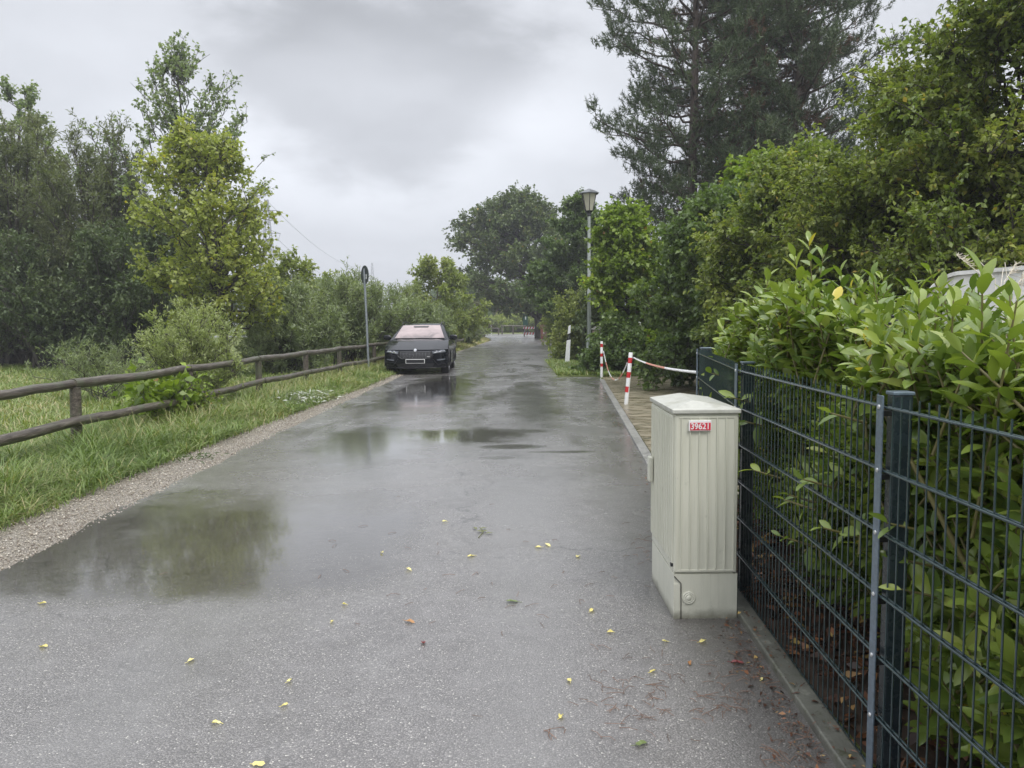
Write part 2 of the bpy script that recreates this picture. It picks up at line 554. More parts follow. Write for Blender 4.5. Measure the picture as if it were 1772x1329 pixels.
def asphalt_mat():
    m, t, b = newmat('wet_asphalt')
    g = N(t, 'ShaderNodeNewGeometry').outputs['Position']
    sx = N(t, 'ShaderNodeSeparateXYZ')
    t.links.new(g, sx.inputs[0])
    vo = N(t, 'ShaderNodeTexVoronoi')
    vo.inputs['Scale'].default_value = 150
    t.links.new(g, vo.inputs['Vector'])
    sp = N(t, 'ShaderNodeSeparateColor')
    t.links.new(vo.outputs['Color'], sp.inputs[0])
    nfine = noise(t, g, 260, 3, 0.7)
    nmid = noise(t, g, 6.0, 6, 0.6)
    nbig = noise(t, g, 0.55, 5, 0.6, 0.4)
    c = ramp(t, sp.outputs[0], [(0.0, (0.102, 0.095, 0.091)), (0.5, (0.195, 0.182, 0.174)), (0.86, (0.26, 0.245, 0.235)), (0.95, (0.31, 0.292, 0.275)), (0.98, (0.50, 0.48, 0.44)), (1.0, (0.65, 0.62, 0.55))])
    c = mixc(t, smooth(t, vo.outputs['Distance'], 0.35, 0.7), c, (0.10, 0.095, 0.092))
    # dusting of lighter wear
    c = mixc(t, smooth(t, nmid, 0.45, 0.75, 0, 0.35), c, (0.23, 0.22, 0.215))
    vc = N(t, 'ShaderNodeTexVoronoi', feature='DISTANCE_TO_EDGE')
    vc.inputs['Scale'].default_value = 0.33
    wv = N(t, 'ShaderNodeVectorMath', operation='ADD')
    nz_ = N(t, 'ShaderNodeTexNoise')
    nz_.inputs['Scale'].default_value = 2.5
    nz_.inputs['Detail'].default_value = 6
    t.links.new(g, nz_.inputs['Vector'])
    t.links.new(nz_.outputs['Color'], wv.inputs[1])
    t.links.new(g, wv.inputs[0])
    t.links.new(wv.outputs[0], vc.inputs['Vector'])
    crack = mathn(t, 'MULTIPLY', smooth(t, vc.outputs['Distance'], 0.0, 0.006, 1, 0), smooth(t, nbig, 0.46, 0.54))
    c = mixc(t, mathn(t, 'MULTIPLY', crack, 0.7), c, (0.03, 0.03, 0.028))
    stain = noise(t, g, 1.1, 7, 0.68, 0.3)
    c = mixc(t, smooth(t, stain, 0.5, 0.68, 0, 0.5), c, mixc(t, 1.0, c, (0.55, 0.54, 0.52), 'MULTIPLY'))
    trk = mathn(t, 'ABSOLUTE', mathn(t, 'SUBTRACT', mathn(t, 'ABSOLUTE', mathn(t, 'ADD', sx.outputs[0], 0.75)), 0.8))
    c = mixc(t, smooth(t, trk, 0.05, 0.38, 0.30, 0.0), c, (0.20, 0.195, 0.19))
    edge_d = smooth(t, mathn(t, 'ADD', sx.outputs[0], mathn(t, 'MULTIPLY', nmid, 0.25)), 0.70, 1.12, 0, 0.55)
    c = mixc(t, mathn(t, 'MULTIPLY', edge_d, smooth(t, sx.outputs[1], 4.5, 6.5, 1.0, 0.0)), c, (0.05, 0.045, 0.038))
    # puddle field
    acc = None
    wob = mathn(t, 'MULTIPLY', mathn(t, 'SUBTRACT', noise(t, g, 1.6, 6, 0.6), 0.5), 1.3)
    wob2 = mathn(t, 'MULTIPLY', mathn(t, 'SUBTRACT', noise(t, g, 11, 4, 0.6), 0.5), 0.35)
    for (x, y, rx, ry, s) in PUD:
        dx = mathn(t, 'DIVIDE', mathn(t, 'SUBTRACT', sx.outputs[0], x), rx)
        dy = mathn(t, 'DIVIDE', mathn(t, 'SUBTRACT', sx.outputs[1], y), ry)
        ex = 2.0 if y > 6 else 4.0
        r = mathn(t, 'POWER', mathn(t, 'ADD', mathn(t, 'POWER', mathn(t, 'ABSOLUTE', dx), ex), mathn(t, 'POWER', mathn(t, 'ABSOLUTE', dy), ex)), 1 / ex)
        small = ry < 0.9 and y > 6
        r = mathn(t, 'ADD', r, mathn(t, 'MULTIPLY', mathn(t, 'ADD', wob, wob2), 1.0 if y > 6 else 0.3))
        p = mathn(t, 'MULTIPLY', smooth(t, r, 0.45, 1.3, 1, 0) if y > 6 else mathn(t, 'MULTIPLY', smooth(t, r, 0.80, 1.03, 1, 0), smooth(t, mathn(t, 'ADD', sx.outputs[1], mathn(t, 'MULTIPLY', wob, 2.0)), 5.3, 7.0, 1.0, 0.15)), s)
        acc = p if acc is None else mathn(t, 'MAXIMUM', acc, p)
    # thin streaky film of water elsewhere, more with distance from the near, drier crown
    mpn = N(t, 'ShaderNodeMapping')
    t.links.new(g, mpn.inputs[0])
    mpn.inputs['Scale'].default_value = (0.9, 0.35, 1)
    film = noise(t, mpn.outputs[0], 1.3, 7, 0.62, 0.5)
    filmm = mathn(t, 'MULTIPLY', smooth(t, film, 0.44, 0.70), mathn(t, 'MULTIPLY', smooth(t, sx.outputs[1], 5.0, 12.0, 0.0, 0.6), smooth(t, sx.outputs[1], 22.0, 36.0, 1.0, 0.2)))
    pud = mathn(t, 'MAXIMUM', acc, filmm, clamp=True)
    cw = mixc(t, 1.0, c, (0.30, 0.28, 0.23), 'MULTIPLY')
    t.links.new(mixc(t, mathn(t, 'MULTIPLY', pud, 0.75), c, cw), b.inputs['Base Color'])
    rr = mathn(t, 'ADD', mathn(t, 'MULTIPLY', smooth(t, nbig, 0.35, 0.65), 0.12), 0.17)
    rr = mathn(t, 'ADD', rr, smooth(t, sx.outputs[1], 4, 14, 0.10, 0.06))
    mr = N(t, 'ShaderNodeMix', data_type='FLOAT')
    t.links.new(pud, mr.inputs[0])
    t.links.new(rr, mr.inputs[2])
    mr.inputs[3].default_value = 0.045
    t.links.new(mr.outputs[0], b.inputs['Roughness'])
    b.inputs['IOR'].default_value = 1.5
    b.inputs['Specular IOR Level'].default_value = 0.8
    h = mathn(t, 'ADD', mathn(t, 'SUBTRACT', 1.0, vo.outputs['Distance']), mathn(t, 'MULTIPLY', nfine, 0.7))
    bp = N(t, 'ShaderNodeBump')
    bp.inputs['Distance'].default_value = 0.0028
    # texture fades under water and, being finer than a pixel, with distance
    st = mathn(t, 'MULTIPLY', mathn(t, 'SUBTRACT', 1.0, mathn(t, 'MULTIPLY', pud, 0.93)), smooth(t, sx.outputs[1], 3.0, 9.0, 0.75, 0.10))
    t.links.new(st, bp.inputs['Strength'])
    t.links.new(h, bp.inputs['Height'])
    bp2 = N(t, 'ShaderNodeBump')
    bp2.inputs['Distance'].default_value = 0.01
    bp2.inputs['Strength'].default_value = 0.10
    t.links.new(noise(t, g, 14.0, 3, 0.6), bp2.inputs['Height'])
    t.links.new(bp.outputs[0], bp2.inputs['Normal'])
    t.links.new(bp2.outputs[0], b.inputs['Normal'])
    # the film of rain water lying over the stones
    b.inputs['Coat IOR'].default_value = 1.33
    cwt = mathn(t, 'ADD', smooth(t, nbig, 0.3, 0.7, 0.65, 1.0), mathn(t, 'MULTIPLY', pud, 0.3), clamp=True)
    t.links.new(cwt, b.inputs['Coat Weight'])
    mcr = N(t, 'ShaderNodeMix', data_type='FLOAT')
    t.links.new(pud, mcr.inputs[0])
    t.links.new(mathn(t, 'ADD', smooth(t, stain, 0.35, 0.65, 0.30, 0.19), smooth(t, sx.outputs[1], 12, 30, 0.0, 0.12)), mcr.inputs[2])
    mcr.inputs[3].default_value = 0.03
    t.links.new(mcr.outputs[0], b.inputs['Coat Roughness'])
    bp3 = N(t, 'ShaderNodeBump')
    bp3.inputs['Distance'].default_value = 0.01
    t.links.new(mathn(t, 'MULTIPLY', smooth(t, sx.outputs[1], 6, 16, 0.12, 0.55), mathn(t, 'SUBTRACT', 1.0, mathn(t, 'MULTIPLY', pud, 0.85))), bp3.inputs['Strength'])
    t.links.new(noise(t, g, 9.0, 4, 0.65), bp3.inputs['Height'])
    t.links.new(bp3.outputs[0], b.inputs['Coat Normal'])
    return m


M['asphalt'] = asphalt_mat()


def concrete(name, c, rough=0.5):
    m, t, b = newmat(name)
    g = N(t, 'ShaderNodeNewGeometry').outputs['Position']
    n = noise(t, g, 5.0, 6, 0.65)
    n2_ = noise(t, g, 90.0, 4, 0.7)
    col_ = ramp(t, n, [(0.3, tuple(x * 0.55 for x in c)), (0.7, tuple(x * 1.25 for x in c))])
    col_ = mixc(t, smooth(t, n2_, 0.5, 0.8, 0, 0.5), col_, tuple(x * 0.4 for x in c))
    n4 = noise(t, g, 16.0, 6, 0.7)
    col_ = mixc(t, smooth(t, n4, 0.54, 0.66, 0, 0.75), col_, (0.045, 0.05, 0.02))
    col_ = mixc(t, smooth(t, n4, 0.42, 0.34, 0, 0.6), col_, tuple(min(1, x * 1.9) for x in c))
    t.links.new(col_, b.inputs['Base Color'])
    b.inputs['Roughness'].default_value = rough
    bump(t, b, n2_, 0.5, 0.004)
    return m


M['concrete'] = concrete('edging_concrete', (0.12, 0.12, 0.10), 0.4)
M['kerbconc'] = concrete('kerb_concrete', (0.26, 0.255, 0.235), 0.4)


def paver_mat():
    m, t, b = newmat('concrete_paving_slabs')
    g = N(t, 'ShaderNodeNewGeometry').outputs['Position']
    mpn = N(t, 'ShaderNodeMapping')
    t.links.new(g, mpn.inputs[0])
    mpn.inputs['Rotation'].default_value = (0, 0, R(45))
    br = N(t, 'ShaderNodeTexBrick')
    br.offset = 0.0
    t.links.new(mpn.outputs[0], br.inputs['Vector'])
    br.inputs['Scale'].default_value = 1.0
    br.inputs['Brick Width'].default_value = 0.8
    br.inputs['Row Height'].default_value = 0.8
    br.inputs['Mortar Size'].default_value = 0.012
    br.inputs['Mortar Smooth'].default_value = 0.3
    br.inputs['Color1'].default_value = (0.30, 0.26, 0.185, 1)
    br.inputs['Color2'].default_value = (0.22, 0.19, 0.13, 1)
    br.inputs['Mortar'].default_value = (0.035, 0.045, 0.02, 1)
    m2 = N(t, 'ShaderNodeMapping')
    t.links.new(g, m2.inputs[0])
    m2.inputs['Scale'].default_value = (1.2, 5, 1)
    n = noise(t, m2.outputs[0], 2.2, 6, 0.65, 0.5)
    c = mixc(t, smooth(t, n, 0.42, 0.62), br.outputs['Color'], mixc(t, 1.0, br.outputs['Color'], (0.42, 0.40, 0.34), 'MULTIPLY'))
    t.links.new(c, b.inputs['Base Color'])
    t.links.new(ramp(t, n, [(0.4, 0.5), (0.6, 0.2)]), b.inputs['Roughness'])
    bump(t, b, noise(t, g, 120, 3), 0.3, 0.003)
    return m


M['paver'] = paver_mat()


def carpaint():
    m, t, b = newmat('black_car_paint')
    g = N(t, 'ShaderNodeTexCoord').outputs['Object']
    b.inputs['Base Color'].default_value = (0.006, 0.007, 0.010, 1)
    b.inputs['Roughness'].default_value = 0.22
    b.inputs['Coat Weight'].default_value = 0.22
    b.inputs['Coat Roughness'].default_value = 0.03
    n = noise(t, g, 60, 4, 0.6)
    t.links.new(ramp(t, n, [(0.45, 0.12), (0.7, 0.3)]), b.inputs['Roughness'])
    b.inputs['Specular IOR Level'].default_value = 0.15
    return m


M['car'] = carpaint()
M['silverpaint'] = plain('silver_blue_paint', (0.30, 0.37, 0.42), 0.25, 0.4, 0.06, coat=1.0)


def glassm(name, c, rough=0.04, spec=0.8):
    m, t, b = newmat(name)
    b.inputs['Base Color'].default_value = (*c, 1)
    b.inputs['Roughness'].default_value = rough
    b.inputs['Specular IOR Level'].default_value = spec
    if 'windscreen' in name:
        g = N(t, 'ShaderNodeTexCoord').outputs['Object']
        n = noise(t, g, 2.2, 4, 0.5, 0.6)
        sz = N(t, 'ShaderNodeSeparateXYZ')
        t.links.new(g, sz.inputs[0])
        f = mathn(t, 'ADD', n, smooth(t, sz.outputs[2], 0.97, 1.30, -0.16, 0.14))  # sky reflection on the glass painted into its colour, paler towards the top
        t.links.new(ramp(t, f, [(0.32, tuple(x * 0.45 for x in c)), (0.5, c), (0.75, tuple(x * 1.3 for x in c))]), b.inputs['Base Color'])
    return m


M['windshield'] = glassm('pink_reflective_windscreen', (0.29, 0.225, 0.22), 0.06, 0.7)
M['carglass'] = glassm('dark_car_glass', (0.02, 0.035, 0.035))
M['lamp'] = glassm('headlamp_glass', (0.12, 0.13, 0.15), 0.08, 1.0)
M['chrome'] = plain('chrome', (0.7, 0.7, 0.72), 0.12, 1.0, 0.05)
M['plateblack'] = plain('blank_number_plate', (0.004, 0.004, 0.006), 0.6)


def cabinet_mat():
    m, t, b = newmat('grey_green_cabinet_grp')
    g = N(t, 'ShaderNodeTexCoord').outputs['Object']
    mpn = N(t, 'ShaderNodeMapping')
    t.links.new(g, mpn.inputs[0])
    mpn.inputs['Scale'].default_value = (6, 6, 1.0)
    n = noise(t, mpn.outputs[0], 3.0, 6, 0.65)
    c = ramp(t, n, [(0.3, (0.56, 0.56, 0.465)), (0.7, (0.65, 0.645, 0.545))])
    n2_ = noise(t, g, 9.0, 8, 0.7)
    c = mixc(t, smooth(t, n2_, 0.60, 0.75, 0, 0.5), c, (0.30, 0.31, 0.24))
    sz = N(t, 'ShaderNodeSeparateXYZ')
    t.links.new(g, sz.inputs[0])
    sm_ = N(t, 'ShaderNodeMapping')
    t.links.new(g, sm_.inputs[0])
    sm_.inputs['Scale'].default_value = (60, 60, 1.5)
    streak = noise(t, sm_.outputs[0], 1.0, 5, 0.6)
    c = mixc(t, smooth(t, streak, 0.55, 0.8, 0, 0.4), c, (0.33, 0.34, 0.27))
    mud = mathn(t, 'SUBTRACT', mathn(t, 'ADD', sz.outputs[2], 0.0), mathn(t, 'MULTIPLY', n2_, 0.10))
    c = mixc(t, smooth(t, mud, -0.05, 0.02, 0.85, 0.0), c, (0.12, 0.115, 0.08))
    n3 = noise(t, g, 38.0, 6, 0.7)
    c = mixc(t, smooth(t, n3, 0.68, 0.74, 0, 0.6), c, (0.16, 0.16, 0.12))
    t.links.new(c, b.inputs['Base Color'])
    b.inputs['Roughness'].default_value = 0.38
    bump(t, b, noise(t, g, 160, 3), 0.12, 0.001)
    return m


M['cab'] = cabinet_mat()
M['cabroof'] = plain('cabinet_roof_grp', (0.46, 0.46, 0.41), 0.4, 0, 0.12, 30, 0.1, c2=(0.34, 0.34, 0.28), vscale=9)


def stonemat():
    m, t, b = newmat('rubble_stone')
    g = N(t, 'ShaderNodeTexCoord').outputs['Object']
    vo = N(t, 'ShaderNodeTexVoronoi')
    vo.inputs['Scale'].default_value = 7
    t.links.new(g, vo.inputs['Vector'])
    c = mixc(t, 0.35, (0.28, 0.23, 0.19), vo.outputs['Color'], 'MULTIPLY')
    t.links.new(c, b.inputs['Base Color'])
    b.inputs['Roughness'].default_value = 0.8
    bump(t, b, vo.outputs['Distance'], 1.0, 0.04)
    return m


M['rubble'] = stonemat()

# ------------------------------------------------------------------ ground, road


def flat_poly(name, pts, z, mat, kind='structure'):
    me = bpy.data.meshes.new(name)
    bm = bmesh.new()
    f = bm.faces.new([bm.verts.new((p[0], p[1], z)) for p in pts])
    bm.normal_update()
    if f.normal.z < 0:
        f.normal_flip()
    bmesh.ops.triangulate(bm, faces=[f])
    bm.to_mesh(me)
    bm.free()
    me.materials.append(mat)
    o = bpy.data.objects.new(name, me)
    C.objects.link(o)
    o['kind'] = kind
    return o


def jit(pts, step=0.15, amp=0.03, seed=1):
    rr = random.Random(seed)
    out = []
    ph = [rr.random() * 6 for _ in range(4)]
    s = 0
    for a, b in zip(pts[:-1], pts[1:]):
        L = math.dist(a, b)
        n = max(1, min(200, int(L / step)))
        for i in range(n):
            u = i / n
            s += L / n
            o_ = amp * (math.sin(s * 1.7 + ph[0]) + 0.6 * math.sin(s * 4.3 + ph[1]) + 0.7 * (rr.random() - .5))
            out.append((a[0] + (b[0] - a[0]) * u + o_, a[1] + (b[1] - a[1]) * u))
    out.append(pts[-1])
    return out


g_ = MB()
g_.grid([[(-900 + 90 * i, -60 + 90 * j, 0.0) for i in range(21)] for j in range(15)])
go = g_.build('ground', M['ground'])
for p in go.data.polygons:
    pass
go.data.flip_normals()
go['kind'] = 'structure'

# asphalt left edge and gravel left edge (metres)
LE = [(-3.02, -3), (-3.10, 2), (-3.15, 4.7), (-3.2, 8), (-3.2, 13), (-3.12, 18), (-3.05, 24), (-2.85, 32), (-2.5, 40), (-1.9, 52), (-1.55, 60), (-2.0, 68), (-3.6, 74)]
GE = [(-3.9, -3), (-3.92, 2), (-3.86, 5.8), (-3.85, 8), (-3.78, 11), (-3.66, 14), (-3.5, 18), (-3.45, 24), (-3.15, 32), (-2.8, 40), (-2.2, 52), (-1.85, 60), (-2.4, 68), (-4.4, 74)]
lej = jit(LE, 0.12, 0.035, 3)
gej = jit(GE, 0.12, 0.05, 4)
kA, kB = (1.33, 6.35), (2.33, 20.3)
road = lej + [(-12, 80), (-40, 88), (-40, 96), (0, 93), (7, 88), (8, 80), (3.4, 74), (3.3, 60), (4.3, 50), (4.3, 44.5), (2.1, 43.5), (1.98, 39), (2.6, 37), (2.6, 30.5), (1.55, 28.5), (1.3, 24), (1.22, 21.2), (1.5, 20.45), (2.33, 20.3), kA, (1.36, 6.2), (1.12, 4.13), (1.12, -3)]
flat_poly('gravel_strip', gej + [(-1.6, 68), (-1.2, 60), (-1.5, 50), (-2, 40), (-2.4, 30), (-2.6, 20), (-2.6, -3)], 0.004, M['gravel'])
flat_poly('road', road, 0.010, M['asphalt'])
flat_poly('soil_bed', [(1.16, -3), (1.22, 4.1), (1.55, 6.4), (9, 6.4), (9, -3)], 0.006, plain('dark_soil', (0.045, 0.028, 0.018), 0.9, 0, 0.4, 20, 0.6))
flat_poly('paved_driveway', [(1.4, 6.3), (2.4, 20.4), (3.3, 20.7), (12, 20.5), (12, 6.4), (1.6, 6.4)], 0.014, M['paver'])
flat_poly('garden_soil', [(2.3, 20.4), (2.3, 24), (3.0, 44), (4.4, 90), (60, 90), (60, 6.3), (12, 6.3), (12, 20.5)], 0.005, plain('garden_soil_mat', (0.05, 0.045, 0.025), 0.9, 0, 0.4, 8, 0.6))
# flush kerb between road and driveway, in stones
kb = MB()
dx, dy = kB[0] - kA[0], kB[1] - kA[1]
L = math.hypot(dx, dy)
ux, uy = dx / L, dy / L
for i in range(int(L)):
    a = (kA[0] + ux * i, kA[1] + uy * i)
    b = (kA[0] + ux * (i + 0.988), kA[1] + uy * (i + 0.988))
    hw = 0.055
    lo, hi = 0.0, 0.032
    v = []
    for z in (lo, hi):
        for (p, s) in ((a, -1), (a, 1), (b, 1), (b, -1)):
            v.append((p[0] + uy * hw * s, p[1] - ux * hw * s, z))
    kb.add(v, [(3, 2, 1, 0), (4, 5, 6, 7), (0, 1, 5, 4), (1, 2, 6, 5), (2, 3, 7, 6), (3, 0, 4, 7)])
o = kb.build('kerb', M['kerbconc'], bevel=0.006)
o['kind'] = 'structure'
ed = MB()
FP = [(1.150, -1.2), (1.152, 0.6), (1.156, 2.37), (1.222, 4.13), (1.535, 6.30)]
for i, (a, b) in enumerate(zip(FP[:-1], FP[1:])):
    v = []
    for z in (-0.02, 0.045):
        for (p, s) in ((a, -0.088), (a, 0.0), (b, 0.0), (b, -0.088)):
            yy = p[1] + (0.004 if p is a and i else 0)
            v.append((p[0] + s, yy, z))
    ed.add(v, [(3, 2, 1, 0), (4, 5, 6, 7), (0, 1, 5, 4), (1, 2, 6, 5), (2, 3, 7, 6), (3, 0, 4, 7)])
o = ed.build('concrete_edging', M['concrete'], bevel=0.008)
o['kind'] = 'structure'

# ------------------------------------------------------------------ vegetation engine


def norm(a):
    return a / np.maximum(np.linalg.norm(a, axis=-1, keepdims=True), 1e-9)


def tubes(P, Rr, sides=4):
    """P (B,K,3), Rr (B,K) -> verts, quads"""
    B, K, _ = P.shape
    T = np.empty_like(P)
    T[:, 1:-1] = P[:, 2:] - P[:, :-2]
    T[:, 0] = P[:, 1] - P[:, 0]
    T[:, -1] = P[:, -1] - P[:, -2]
    T = norm(T)
    ref = np.tile(np.array([0.31, 0.83, 0.12]), (B, K, 1))
    A = norm(np.cross(T, ref))
    Bv = np.cross(T, A)
    an = np.arange(sides) * 2 * np.pi / sides
    V = P[:, :, None, :] + (A[:, :, None, :] * np.cos(an)[None, None, :, None] + Bv[:, :, None, :] * np.sin(an)[None, None, :, None]) * Rr[:, :, None, None]
    idx = np.arange(B * K * sides).reshape(B, K, sides)
    a = idx[:, :-1, :]
    b = idx[:, 1:, :]
    f = np.stack([a, np.roll(a, -1, axis=2), np.roll(b, -1, axis=2), b], axis=-1).reshape(-1, 4)
    return V.reshape(-1, 3), f


def bez(a, c, b, K):
    u = np.linspace(0, 1, K)[None, :, None]
    return (1 - u) ** 2 * a[:, None] + 2 * u * (1 - u) * c[:, None] + u ** 2 * b[:, None]


def leaf_mesh(P, D, Nn, Ln, Wd):
    """folded diamond leaves: base, left, tip, right"""
    D = norm(D)
    Sd = norm(np.cross(D, Nn))
    Up = np.cross(Sd, D)
    L_ = Ln[:, None]
    W_ = Wd[:, None]
    v = np.stack([P, P + D * L_ * 0.45 + Sd * W_ * 0.5 + Up * W_ * 0.18, P + D * L_ - Up * L_ * 0.12, P + D * L_ * 0.45 - Sd * W_ * 0.5 + Up * W_ * 0.18], axis=1)
    f = np.arange(len(P) * 4).reshape(-1, 4)
    return v.reshape(-1, 3), f


def plant(name, label, cat, loc, Ht, env, leafm, barkm='bark', crown0=0.2, limbs=40, subs=9, twigs=7, leaves=9, leaf=(0.10, 0.07),
          trunk_r=0.12, rise=0.7, multi=0, seed=1, sub_len=0.28, twig_len=0.35, up=0.25, lumps=0.3, lean=(0, 0), group=None, hang=0.3, fl='crown', tw_geo=True, spread=0.25, off=(0, 0), tilt=None, shell=0.55):
    r = np.random.default_rng(seed)
    root = empty(name, loc, label, cat, group)
    eh = np.array([e[0] for e in env])
    er = np.array([e[1] for e in env])
    # trunk
    K = 9
    V, Fq = [], []
    n = 0

    def put(P, Rr, sides):
        nonlocal n
        v, f = tubes(P, Rr, sides)
        V.append(v)
        Fq.append(f + n)
        n += len(v)
    zt = np.linspace(0, 1, K)
    wig = np.cumsum(r.normal(0, 0.012 * Ht, (K, 2)), axis=0) * 0.6
    wig[0] = 0
    trunk = np.stack([wig[:, 0] + lean[0] * zt ** 1.3, wig[:, 1] + lean[1] * zt ** 1.3, zt * Ht * 0.93], axis=1)
    if not multi:
        put(trunk[None], (trunk_r * (1 - zt * 0.88) * (1 + 0.5 * np.exp(-zt * 25)))[None], 8)
    # limb targets
    hfr = crown0 + (1 - crown0) * r.random(limbs) ** 0.9
    az = np.arange(limbs) * 2.399963 + r.normal(0, 0.35, limbs)
    p1, p2 = r.random(2) * 6.28
    lump = 1 + lumps * (np.sin(az * 2 + p1 + hfr * 7) * 0.6 + np.sin(hfr * 17 + p2 + az) * 0.5)
    rad = np.interp(hfr, eh, er) * lump * (shell + (1 - shell) * np.sqrt(r.random(limbs)))
    tx = np.interp(hfr, zt, trunk[:, 0])
    ty = np.interp(hfr, zt, trunk[:, 1])
    B = np.stack([tx + np.cos(az) * rad + off[0] * hfr, ty + np.sin(az) * rad + off[1] * hfr, hfr * Ht], axis=1)
    if multi:
        ba = r.random(limbs) * 6.28
        br_ = r.random(limbs) * spread
        A = np.stack([np.cos(ba) * br_, np.sin(ba) * br_, np.zeros(limbs)], axis=1)
        Cc = A * 0.6 + B * 0.4
        Cc[:, 2] = B[:, 2] * 0.62
        Cc[:, :2] = A[:, :2] + (B[:, :2] - A[:, :2]) * 0.3
        ra = trunk_r * (0.5 + 0.5 * r.random(limbs))
    else:
        ah = np.clip(B[:, 2] - rise * rad, 0.12 * Ht + 0.1 * r.random(limbs) * Ht, Ht * 0.9)
        ft = ah / (Ht * 0.93)
        A = np.stack([np.interp(ft, zt, trunk[:, 0]), np.interp(ft, zt, trunk[:, 1]), ah], axis=1)
        Cc = (A + B) / 2
        Cc[:, 2] += 0.12 * rad
        ra = trunk_r * 0.42 * (1 - hfr * 0.6)
    KL = 7
    LP = bez(A, Cc, B, KL)
    LP[:, 1:-1] += r.normal(0, 0.02 * Ht ** 0.7, (limbs, KL - 2, 3))
    lr = np.maximum(ra[:, None] * np.linspace(1, 0.18, KL)[None], 0.006)
    put(LP, lr, 5)
    # sub branches
    u = 0.28 + 0.72 * r.random((limbs, subs)) ** 0.8
    u[:, 0] = 1.0
    fi = u * (KL - 1)
    i0 = np.clip(fi.astype(int), 0, KL - 2)
    fr = (fi - i0)[..., None]
    li = np.arange(limbs)[:, None]
    SA = LP[li, i0] * (1 - fr) + LP[li, i0 + 1] * fr
    ldir = norm(B - A)[:, None, :]
    Rm = np.mean(er)
    SD = norm(ldir * 0.75 + r.normal(0, 0.62, (limbs, subs, 3)) + np.array([0, 0, up]))
    sl_ = sub_len * Rm * (0.5 + 0.9 * r.random((limbs, subs, 1)))
    SB = SA + SD * sl_
    SA, SB = SA.reshape(-1, 3), SB.reshape(-1, 3)
    SC = (SA + SB) / 2 + r.normal(0, 0.08, SA.shape) * sl_.reshape(-1, 1)
    SC[:, 2] += 0.06 * sl_.reshape(-1)
    SP = bez(SA, SC, SB, 4)
    put(SP, np.tile(np.linspace(0.013, 0.005, 4), (len(SP), 1)) * (Ht / 8) ** 0.5, 3)
    # twigs
    ns = len(SP)
    u = 0.15 + 0.85 * r.random((ns, twigs))
    fi = u * 3
    i0 = np.clip(fi.astype(int), 0, 2)
    fr = (fi - i0)[..., None]
    li = np.arange(ns)[:, None]
    TA = SP[li, i0] * (1 - fr) + SP[li, i0 + 1] * fr
    sd = norm(SB - SA)[:, None, :]
    TD = norm(sd * 0.6 + r.normal(0, 0.7, (ns, twigs, 3)) + np.array([0, 0, up * 0.8]))
    tl = twig_len * (0.4 + 0.8 * r.random((ns, twigs, 1)))
    TB = TA + TD * tl
    TA, TB, TD = TA.reshape(-1, 3), TB.reshape(-1, 3), TD.reshape(-1, 3)
    if tw_geo:
        TP = np.stack([TA, (TA + TB) / 2, TB], axis=1)
        put(TP, np.tile(np.array([0.005, 0.004, 0.002]), (len(TP), 1)) * (Ht / 8) ** 0.5, 3)
    # leaves
    nt_ = len(TA)
    u = 0.1 + 0.95 * r.random((nt_, leaves, 1))
    P = TA[:, None] + (TB - TA)[:, None] * u
    LD = TD[:, None] * 0.8 + r.normal(0, 0.7, (nt_, leaves, 3)) + np.array([0, 0, -hang])
    P = P.reshape(-1, 3)
    LD = LD.reshape(-1, 3)
    Nn = norm(r.normal(0, 0.55, P.shape) + np.array([0, 0, 1.0]))
    sc = 0.6 + 0.7 * r.random(len(P))
    vv, ff = leaf_mesh(P, LD, Nn, leaf[0] * sc, leaf[1] * sc)
    # colour: clump-wise plus leaf-wise
    ct = np.repeat(r.random(limbs), subs * twigs * leaves) * 0.35 + np.repeat(r.random(ns), twigs * leaves) * 0.25 + r.random(len(P)) * 0.42
    ct = np.where(r.random(len(P)) < 0.012, 1.0, np.clip(ct, 0, 0.97))
    mesh_np('trunk' if not multi else 'branches', np.concatenate(V), np.concatenate(Fq), M[barkm], root, True)
    mesh_np(fl, vv, ff, M[leafm], root, False, ct)
    return root


def copy_tree(o, loc, rz=0.0, sc=1.0, label=None, group=None):
    c = o.copy()
    C.objects.link(c)
    c.location = loc
    c.rotation_euler = (0, 0, rz)
    c.scale = (sc, sc, sc)
    if label: c['label'] = label
    if group: c['group'] = group
    for ch in list(o.children):
        d = ch.copy()
        C.objects.link(d)
        d.parent = c
    return c


def at(px, d):
    return ((px - W / 2) / F * d, d, 0.0)


def zof(py, d, px=886):
    return Dp(px, py, d)[2]


ROUND = [(0.0, 0.25), (0.15, 0.7), (0.35, 0.97), (0.55, 1.0), (0.75, 0.82), (0.9, 0.5), (1.0, 0.12)]


def env_scaled(e, r): return [(a, b * r) for a, b in e]


# ---- left side trees
plant('willow_tree', 'broad grey-green willow at the left edge of the meadow', 'tree', at(30, 30), zof(205, 30), env_scaled([(0, .75), (.2, .95), (.5, 1), (.75, .8), (1, .35)], 3.6),
      'willow', crown0=0.08, limbs=90, subs=11, twigs=8, leaves=10, leaf=(0.17, 0.045), multi=1, trunk_r=0.13, seed=21, spread=0.9, up=0.75, sub_len=0.33, twig_len=0.55, hang=0.0, lumps=0.25, group='trees on the left of the road')
plant('willow_tree', 'feathery willow with thin upright twigs, left of the tall poplar', 'tree', at(180, 29), zof(235, 29), env_scaled([(0, .7), (.2, .95), (.5, 1), (.75, .75), (1, .3)], 2.3),
      'willow', crown0=0.08, limbs=70, subs=11, twigs=8, leaves=9, leaf=(0.16, 0.04), multi=1, trunk_r=0.11, seed=22, spread=0.7, up=0.9, sub_len=0.4, twig_len=0.55, hang=0.0, lumps=0.3, group='trees on the left of the road')
